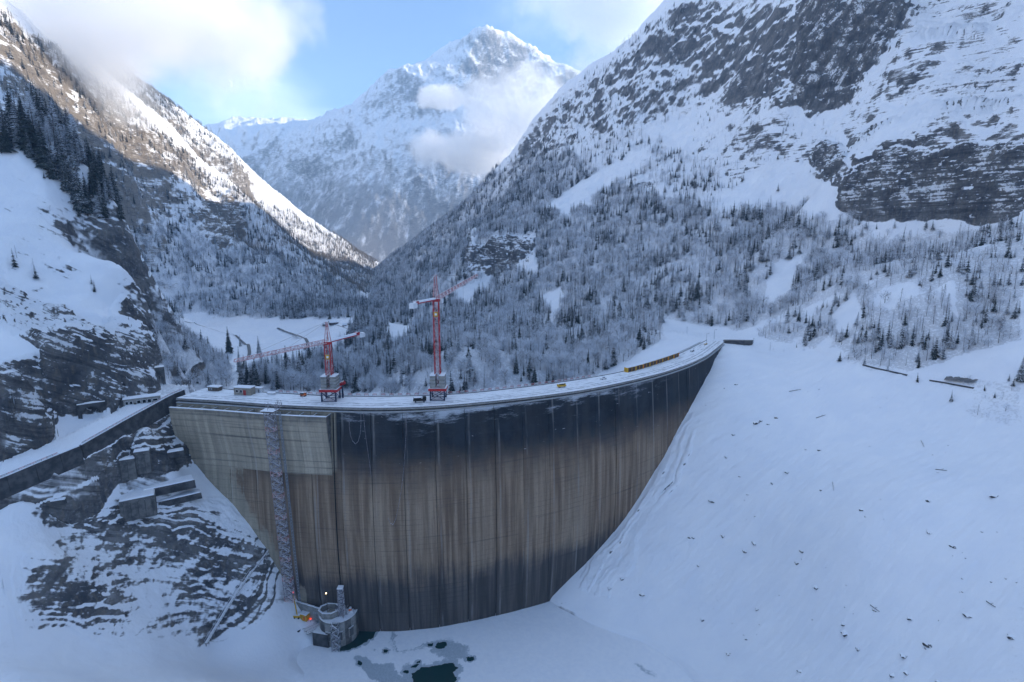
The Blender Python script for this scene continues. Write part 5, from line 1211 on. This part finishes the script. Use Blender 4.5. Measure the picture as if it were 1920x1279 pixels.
    MB().box((0, 0, .8), (3.2, 2, 1.4)).build('housing', M['white'], t7); MB().box((-.2, 0, 2.1), (1.6, 1.3, 1.2)).build('cab', M['orange'], t7); MB().cyl((0, 0, 2.7), .6, .7, 8).build('exhaust', M['white'], t7)
    MB().bar((-1.2, -.8, 0), (-1.8, -1.4, -.3), .3).bar((1.2, -.8, 0), (1.8, -1.4, -.3), .3).build('outrigger', M['steel'], t7)
    t8 = thing('lamp_post', 'thin post with a small glowing lamp against the dark dam face', 'lamp', (-104., 269.5, ICE + 13)); MB().bar((0, 0, 0), (0, 0, 14), .25).build('pole', M['wood'], t8); MB().box((0, -.2, 14.2), (.55, .5, .5)).build('lamp_head', M['warmlamp'], t8)
intake()

# ------------------------------------------------------------------ inclined stairway on the left slope
def stairway():
    pp = [(387,1212),(405,1180),(425,1148),(447,1112),(470,1078),(492,1050),(514,1020)]
    P = [hit(a, b, 330, 200) for a, b in pp]
    for _ in range(1):
        for i in range(1, len(P) - 1): P[i] = (P[i - 1] + P[i] * 2 + P[i + 1]) / 4
    t = thing('stairway', 'long narrow metal stairway climbing the snowed rock slope at the left', 'stairs', P[0]); o0 = P[0]; P = [p - o0 + Vector((0, 0, 1.6)) for p in P]
    for a, b in zip(P, P[1:]):
        d = (b - a).normalized(); s = Vector((d.y, -d.x, 0)).normalized()
        MB().add([a - s * .9, a + s * .9, b + s * .9, b - s * .9, a - s * .9 - Vector((0, 0, .35)), a + s * .9 - Vector((0, 0, .35)), b + s * .9 - Vector((0, 0, .35)), b - s * .9 - Vector((0, 0, .35))], [(0, 1, 2, 3), (7, 6, 5, 4), (1, 0, 4, 5), (3, 2, 6, 7), (2, 1, 5, 6), (0, 3, 7, 4)]).build('stair_flight', M['rime'], t)
        for q in (-1, 1): MB().bar(a + s * q * .95 + Vector((0, 0, 1)), b + s * q * .95 + Vector((0, 0, 1)), .16).build('handrail', M['steel'], t)
        mb = MB(); n = 4
        for k in range(n): p = a.lerp(b, k / n); mb.bar(p + s * .95, p + s * .95 + Vector((0, 0, 1)), .1); mb.bar(p - s * .95, p - s * .95 + Vector((0, 0, 1)), .1); mb.bar(p, p - Vector((0, 0, 3)), .3)
        mb.build('supports', M['steel'], t)
stairway()

# ------------------------------------------------------------------ vehicles, containers, posts on the crest
def vehicle(name, label, cat, px_, py_, L_, W_, h, bodymat, style, heading=0, mirror=False):
    p = atz(px_, py_, .2); u = u_at(px_); X, Y, nx, ny = crest(u); rz = math.atan2(nx, -ny) + heading      # along the crest
    t = thing(name, label, cat, (p[0], p[1], .14), rz); r = .34 if style != 'truck' else .5
    if style == 'van':
        prof = [(-.5, .28), (.5, .28), (.5, .55), (.44, .62), (.33, .98), (-.46, 1.), (-.5, .9)]
    elif style == 'car':
        prof = [(-.5, .3), (.5, .28), (.5, .52), (.44, .58), (.22, .62), (.08, .98), (-.3, 1.), (-.45, .64), (-.5, .6)]
    else:
        prof = [(-.5, .3), (.5, .3), (.5, .95), (.46, 1.), (.22, 1.), (.2, .5), (-.5, .48)]
    n = len(prof); mb = MB(); vs = [(a * L_, -W_ / 2 * (.86 if b > .7 else 1), b * h) for a, b in prof] + [(a * L_, W_ / 2 * (.86 if b > .7 else 1), b * h) for a, b in prof]
    mb.add(vs, [tuple(range(n)), tuple(range(n, 2 * n))[::-1]] + [(i, n + i, n + (i + 1) % n, (i + 1) % n) for i in range(n)]); mb.build('body', bodymat, t)
    for a in (-.32, .32):
        for s in (-1, 1): w_ = MB().bar((a * L_, s * (W_ / 2 - .1) - .12, r), (a * L_, s * (W_ / 2 - .1) + .12, r), 2 * r, 12).build('wheel', M['rubber'], t); MB().bar((a * L_, s * (W_ / 2 + .03) - .02, r), (a * L_, s * (W_ / 2 + .03) + .02, r), r, 8).build('rim', M['steel'], w_)
    for s in (-1, 1):
        if style == 'van': MB().box((-.04 * L_, s * (W_ / 2 * .93), h * .78), (.72 * L_, .08, h * .22)).build('side_window', M['glass'], t)
        elif style == 'car': MB().box((-.1 * L_, s * (W_ / 2 * .92), h * .8), (.46 * L_, .08, h * .22)).build('side_window', M['glass'], t)
        else: MB().box((.34 * L_, s * (W_ / 2 * .9), h * .8), (.14 * L_, .1, h * .24)).build('side_window', M['glass'], t)
    fx = .4 if style == 'van' else (.16 if style == 'car' else .485)
    MB().box((fx * L_, 0, h * .8), (.06 * L_, W_ * .74, h * .24)).build('windscreen', M['glass'], t)
    for s in (-1, 1): MB().box((.5 * L_, s * W_ * .36, h * .42), (.06, .3, .18)).build('headlight', M['white'], t)
    if style == 'truck':
        MB().box((-.16 * L_, 0, h * .72), (.62 * L_, W_ * 1.02, h * .36)).build('load_bed', M['rubber'], t); MB().box((-.16 * L_, 0, h * .95), (.6 * L_, W_ * .98, h * .12), 0, .8).build('snow_load', M['snow'], t)
    else: MB().box((-.1 * L_, 0, h * 1.03), (.5 * L_, W_ * .74, h * .07), 0, .9).build('roof_snow', M['snow'], t)
    return t
vehicle('minibus', 'yellow minibus parked on the dam crest near the middle', 'minibus', 1053, 726, 5.6, 2.1, 2.5, M['yellow'], 'van')
vehicle('parked_car', 'white snow-covered car between the yellow minibus and the containers', 'car', 1131, 711, 4.8, 1.9, 1.7, M['white'], 'car')
vehicle('truck', 'dark truck with snowed load left of the taller crane', 'truck', 787, 754, 7.2, 2.5, 3.1, M['rubber'], 'truck')
vehicle('parked_car', 'small yellow car parked near the right end of the crest', 'car', 1323, 646, 4.6, 1.9, 1.8, M['yellow'], 'car')
vehicle('parked_car', 'grey car on the crest beyond the container row', 'car', 1298, 659, 4.6, 1.9, 1.6, M['steel'], 'car')
t = vehicle('dumper', 'small orange site dumper left of the shorter crane', 'dumper', 569, 743, 3.2, 1.8, 2.4, M['orange'], 'truck')
nC = 8; c0 = np.array(atz(1172, 699, .1)); 
for k in range(nC):
    u = u_at(1212) + (k + .5) * (u_at(1312) - u_at(1212)) / 8; p = cp(u + 0, -wid(u) + 3.0, .12); X, Y, nx, ny = crest(u); rz = math.atan2(nx, -ny)
    pos_ = ['leftmost of the eight in the row', 'second from the left in the row', 'third from the left in the row', 'fourth from the left in the row', 'fourth from the right in the row', 'third from the right in the row', 'second from the right in the row', 'rightmost of the eight in the row'][k]
    t = thing('site_container', 'yellow framed brown container on the crest, ' + pos_, 'container', p, rz, 'yellow and brown containers in a row on the crest')
    L_ = (u_at(1312) - u_at(1212)) / 8 - .5; MB().box((0, 0, 1.6), (L_, 3.2, 3.2)).build('body', M['yellow'], t)
    for q in range(2): MB().box((-L_ / 4 - .1 + q * (L_ / 2 - .6), -1.64, 1.55), (L_ / 2 - 1.5 if q else L_ / 2 - 1.0, .12, 2.8)).build('shutter', M['brown'], t)
    for sx in (-1, 1): MB().box((sx * (L_ / 2 - .2), -1.7, 1.6), (.4, .16, 3.2)).build('corner_post', M['orange'] if k % 2 else M['yellow'], t)
    MB().box((0, 0, 3.45), (L_ + .1, 3.4, .5), 0, .96).build('roof_snow', M['snow'], t)
for k, (px_, py_, hh, lb) in enumerate(((1324, 646, 10, 'tall lamp post beside the yellow car at the right end of the crest'), (1339, 634, 8, 'lamp post near where the crest road reaches the right bank'), (1288, 622, 5, 'pole standing alone on the snowy parking area'), (1413, 642, 4, 'thin pole at the tip of the right end wall'))):
    q = Vector(atz(px_, py_, .1)); t = thing('lamp_post' if k < 2 else 'pole', lb, 'lamp post' if k < 2 else 'pole', q); MB().bar((0, 0, -1), (0, 0, hh), .34, 6, .2).build('pole', M['steel'], t)
    if k < 2: MB().bar((0, 0, hh - .1), (1.4, -.6, hh + .2), .16).build('arm', M['steel'], t); MB().box((1.5, -.7, hh + .15), (.9, .35, .18)).build('lamp_head', M['rubber'], t)
    else: MB().box((0, 0, hh - .4), (.5, .2, .5)).build('sign_plate', M['steel'], t)
# dark spills and pipes hanging on the face
def hose(label, pts, wd=.17, mt='rime'):
    P = []
    for px_, v_ in pts: u = u_at(px_); P.append(cp(u, float(face_off(v_)) + .55, v_))
    t = thing('hanging_hose', label, 'hose', P[0]); MB().path([Vector(p) - Vector(P[0]) for p in P], wd).build('hose_line', M[mt], t)
hose('frosted hose hanging in a deep loop right of the pale bay', [(655,-3),(655,-10),(657,-15),(661,-18),(666,-19.5),(671,-18),(675,-14),(677,-8),(677,-3)])
hose('single frosted rope hanging beside the looped hose', [(682,-3),(684,-12),(688,-22),(692,-32),(694,-38)])
hose('long frosted hose that ends in a small coil on the middle of the face', [(762,-3),(760,-14),(757,-25),(753,-36),(748,-46),(741,-56),(736,-62),(731,-65),(726,-64),(722,-61)])

# ------------------------------------------------------------------ roads and walls draped on the ground
def drape(name, pp, w_, label, cat, mt, near, far_, lift=.35, h=.0):
    P = [hit(a, b, near, far_) for a, b in pp]; Q = []
    for a, b in zip(P, P[1:]):
        for k in range(6): Q.append(a.lerp(b, k / 6))
    Q.append(P[-1])
    for _ in range(8): Q = [Q[0]] + [(a + b * 2 + c) / 4 for a, b, c in zip(Q, Q[1:], Q[2:])] + [Q[-1]]
    vs = []; n = len(Q)
    for i, q in enumerate(Q):
        d = (Q[min(i + 1, n - 1)] - Q[max(i - 1, 0)]); s = Vector((d.y, -d.x, 0)).normalized() * w_ / 2
        zc = max(q.z, ground(q.x, q.y)) + lift
        vs += [(q.x - s.x, q.y - s.y, max(zc, ground(q.x - s.x, q.y - s.y) + lift * .5)), (q.x + s.x, q.y + s.y, max(zc, ground(q.x + s.x, q.y + s.y) + lift * .5))]
    mb = MB()
    if h == 0:
        mb.add(vs, [(2 * i, 2 * i + 1, 2 * i + 3, 2 * i + 2) for i in range(n - 1)]); o = mb.build(name, mt)
        o['kind'] = 'structure'
    else:
        t = thing(name, label, cat, Q[0])
        for i in range(0, n - 3, 3):
            a = Q[i]; b = Q[i + 3]; m = MB(); m.bar(a - Q[0] + Vector((0, 0, h / 2 - .5)), b - Q[0] + Vector((0, 0, h / 2 - .5)), h * .7); m.build('wall_panel', mt, t)
drape('road', [(521,616),(530,620),(545,625),(560,630),(572,636),(578,644),(576,652),(570,658)], 4.2, '', '', M['asphalt'], 1100, 500, .9)
drape('road', [(441,630),(450,637),(460,645),(467,655),(468,664),(465,672)], 4.0, '', '', M['asphalt'], 1000, 450, .9)
drape('track', [(345,603),(380,612),(410,622),(441,630)], 1.6, '', '', M['asphalt'], 1300, 500, .7)
drape('retaining_wall', [(1618,686),(1645,692),(1670,698),(1700,705)], 1, 'low dark wall along the snowed shore road, left stretch', 'wall', M['concrete_dark'], 460, 300, .3, 1.7)
drape('retaining_wall', [(1742,713),(1770,718),(1795,723),(1825,727)], 1, 'low dark wall along the snowed shore road, right stretch', 'wall', M['concrete_dark'], 420, 280, .3, 1.5)
drape('puddle', [(1772,712),(1790,712),(1808,714),(1830,718)], 5, '', '', M['asphalt'], 420, 280, .25)

# ------------------------------------------------------------------ stones and logs on the drawn-down slope
rr = np.random.RandomState(4)
def stone_mesh(seed):
    r = random.Random(seed); import bmesh
    bm = bmesh.new(); bmesh.ops.create_icosphere(bm, subdivisions=2, radius=1)
    for v in bm.verts:
        k = 1 + .35 * math.sin(v.co.x * 3 + seed) * math.cos(v.co.y * 4 + seed * 2) + r.uniform(-.12, .12); v.co *= k; v.co.z *= .7
    me = bpy.data.meshes.new('stone'); bm.to_mesh(me); bm.free(); me.materials.append(M['stone']); return me
M['stone'] = simple('dark_limestone', (.07, .07, .075), (.035, .035, .04), .6, .9, 0, .55, .2)
SM = [stone_mesh(s) for s in range(5)]
spots = [(1418,792),(1427,788),(1455,783),(1448,905),(1475,885),(1362,858),(1402,926),(1334,940),(1386,893),(1540,920),(1537,843),(1511,842),(1375,816),(1616,955),(1740,940),(1741,998),(1505,1034),(1310,1060),(1300,1008),(1293,1009),(1415,1018),(1397,1034),(1495,1056),(1640,1145),(1584,1185),(1610,1217),(1582,1170),(1400,1197),(1367,1224),(1205,1115),(1143,1104),(1167,1085),(1318,1163),(1420,1142),(1706,1158),(1742,1210),(1816,1154),(1736,1215),(1696,1231),(1917,1197),(1786,1025),(1865,930),(1758,885),(1675,1265),(1760,1276),(1500,1258),(1700,1260),(1530,1100),(1355,1005),(1380,720),(1358,728),(1068,1197),(1008,1207),(1225,860),(1440,795)]
for k, (a, b) in enumerate(spots):
    q = hit(a, b, 480, 120); o = bpy.data.objects.new('stone', SM[k % 5]); col.objects.link(o); s = rr.uniform(.6, 1.5) * (1.5 if (a, b) in ((1584,1185),(1742,1210),(1418,792)) else 1)
    o.location = (q.x, q.y, q.z - .12 * s); o.scale = (s * rr.uniform(.8, 1.5), s, s * .8); o.rotation_euler = (0, 0, rr.uniform(0, 6.3)); tag(o, 'dark stone poking through the smooth snow of the right reservoir slope', 'stone', 'stones scattered on the right reservoir slope')
for k, (a, b, c, d, lb) in enumerate(((1530,784,1548,779,'short dark log on the upper part of the right reservoir slope'), (1480,735,1502,731,'thin branch lying near the top of the right snow slope'), (1632,1134,1648,1148,'bent dark log low on the right snow slope'), (1850,1130,1866,1139,'grey log near the right edge of the photo'), (1728,826,1733,838,'thin upright stick in the middle of the right snow slope'), (1560,905,1563,920,'broken branch near the centre of the right snow slope'), (1755,880,1775,884,'forked branch at the upper right of the snow slope'))):
    p = hit(a, b, 480, 120); q = hit(c, d, 480, 120); t = thing('log', lb, 'log', p); v = q - p; MB().bar((0, 0, .25), v + Vector((0, 0, .3)), .5, 7, .3).build('trunk', M['bark'], t); MB().bar(v * .5 + Vector((0, 0, .3)), v * .7 + Vector((.5, .4, 1.0)), .2, 5, .08).build('branch', M['bark'], t)
# pebbles and twig litter nobody could count
cand = np.nonzero((pid == RIGHT).ravel() & (lakes.ravel() > 0) & VIS.ravel() & (hb.ravel() > -131))[0]
w_ = np.repeat(np.abs(np.gradient(GPX, axis=0)), 1) if False else None
sel = cand[rr.choice(len(cand), 900, replace=False)]; f3 = np.stack([x.ravel()[sel], y.ravel()[sel], z.ravel()[sel]], -1)
keepn = fbm(f3[:, 0] / 30, f3[:, 1] / 30, 0, 3) > .16
scatter('rubble', f3[keepn], rr.uniform(.1, .38, keepn.sum()), SM[:3], 9, .4)
# ------------------------------------------------------------------ clouds and air
def cloud(label, c, r, dens, seed, sc_=.0016, thr=.5, gain=3.6, name='cloud', rot=0):
    import bmesh
    bm = bmesh.new(); bmesh.ops.create_icosphere(bm, subdivisions=3, radius=1); me = bpy.data.meshes.new(name); bm.to_mesh(me); bm.free()
    o = bpy.data.objects.new(name, me); col.objects.link(o); o.location = c; o.scale = r; o.rotation_euler = (0, rot, 0)
    m = bpy.data.materials.new('cloud_vapour'); m.use_nodes = True; t = m.node_tree; t.nodes.clear(); out = t.nodes.new('ShaderNodeOutputMaterial'); v = t.nodes.new('ShaderNodeVolumePrincipled')
    v.inputs['Color'].default_value = (.99, .99, .99, 1); v.inputs['Anisotropy'].default_value = 0.
    tc = t.nodes.new('ShaderNodeTexCoord'); ln = t.nodes.new('ShaderNodeVectorMath'); ln.operation = 'LENGTH'; t.links.new(tc.outputs['Object'], ln.inputs[0])
    g = t.nodes.new('ShaderNodeNewGeometry'); n = t.nodes.new('ShaderNodeTexNoise'); n.inputs['Scale'].default_value = sc_; n.inputs['Detail'].default_value = 7; n.inputs['Roughness'].default_value = .6
    off = t.nodes.new('ShaderNodeVectorMath'); off.operation = 'ADD'; off.inputs[1].default_value = (seed * 991., seed * 533., 0); t.links.new(g.outputs['Position'], off.inputs[0]); t.links.new(off.outputs[0], n.inputs['Vector'])
    a = t.nodes.new('ShaderNodeMath'); a.operation = 'MULTIPLY_ADD'; t.links.new(n.outputs[0], a.inputs[0]); a.inputs[1].default_value = gain
    s = t.nodes.new('ShaderNodeMath'); s.operation = 'MULTIPLY_ADD'; t.links.new(ln.outputs['Value'], s.inputs[0]); s.inputs[1].default_value = -1.25; s.inputs[2].default_value = 1.0 - gain * thr
    t.links.new(s.outputs[0], a.inputs[2]); k = t.nodes.new('ShaderNodeMapRange'); k.interpolation_type = 'SMOOTHSTEP'; t.links.new(a.outputs[0], k.inputs[0]); k.inputs[1].default_value = 0; k.inputs[2].default_value = .55; k.inputs[4].default_value = dens
    t.links.new(k.outputs[0], v.inputs['Density']); t.links.new(v.outputs[0], out.inputs['Volume']); me.materials.append(m)
    o['label'] = label; o['category'] = 'cloud'; return o
CL = [('small bright cloud lying across the front of the snowy peak', (860,285), 3500, (390, 220, 170), .012, 1, .003),
      ('thin cloud wreathing the right shoulder of the snowy peak', (990,225), 3400, (520, 240, 330), .007, 2, .003),
      ('upper wisp of cloud in front of the snowy peak', (835,185), 3500, (240, 150, 80), .014, 5, .004),
      ('large grey cloud covering the top of the left mountain', (215,35), 1900, (700, 430, 370), .008, 3, .0022),
      ('cloud bank on the skyline above the left ridge', (90,70), 1250, (380, 280, 200), .010, 6, .004),
      ('pale cloud behind the skyline of the right mountain', (1160,10), 5200, (1400, 700, 760), .006, 4, .0012)]
for lb, (a, b), Y_, r_, d_, sd, s_ in CL: cloud(lb, at(a, b, Y_), r_, d_, sd, s_)
bm_ = MB(); bm_.box((0, 3200, 950), (16000, 7600, 2320)); 
hz = bm_.build('haze', bpy.data.materials.new('thin_valley_air')); m = hz.data.materials[0]; m.use_nodes = True; t = m.node_tree; t.nodes.clear()
out = t.nodes.new('ShaderNodeOutputMaterial'); v = t.nodes.new('ShaderNodeVolumePrincipled'); v.inputs['Color'].default_value = (.48, .72, 1, 1); v.inputs['Density'].default_value = 7.5e-5; t.links.new(v.outputs[0], out.inputs['Volume']); hz['kind'] = 'stuff'

# the crescent of the day moon
mo = atz(430, 157, 0) if False else at(430, 157, 20000)
n = 24; R_ = 110; vs = []; 
for k in range(n + 1):
    a = math.radians(-100 + 200 * k / n); vs.append((R_ * math.cos(a), 0, R_ * math.sin(a)))
for k in range(n + 1):
    a = math.radians(100 - 200 * k / n); vs.append((R_ * .55 * math.cos(a) if abs(a) < 1.7 else R_ * math.cos(a), -12, R_ * .98 * math.sin(a)))
mbx = MB(); m_ = n + 1; mbx.add(vs, [(k, k + 1, 2 * m_ - 2 - k, 2 * m_ - 1 - k) for k in range(n)])
M['moon'] = lampmat('moonlight', (.8, .9, 1.), .42)
mn = mbx.build('moon', M['moon']); mn.location = mo; mn.rotation_euler = (0, math.radians(-25), 0); tag(mn, 'faint crescent moon in the blue sky left of the snowy peak', 'moon')
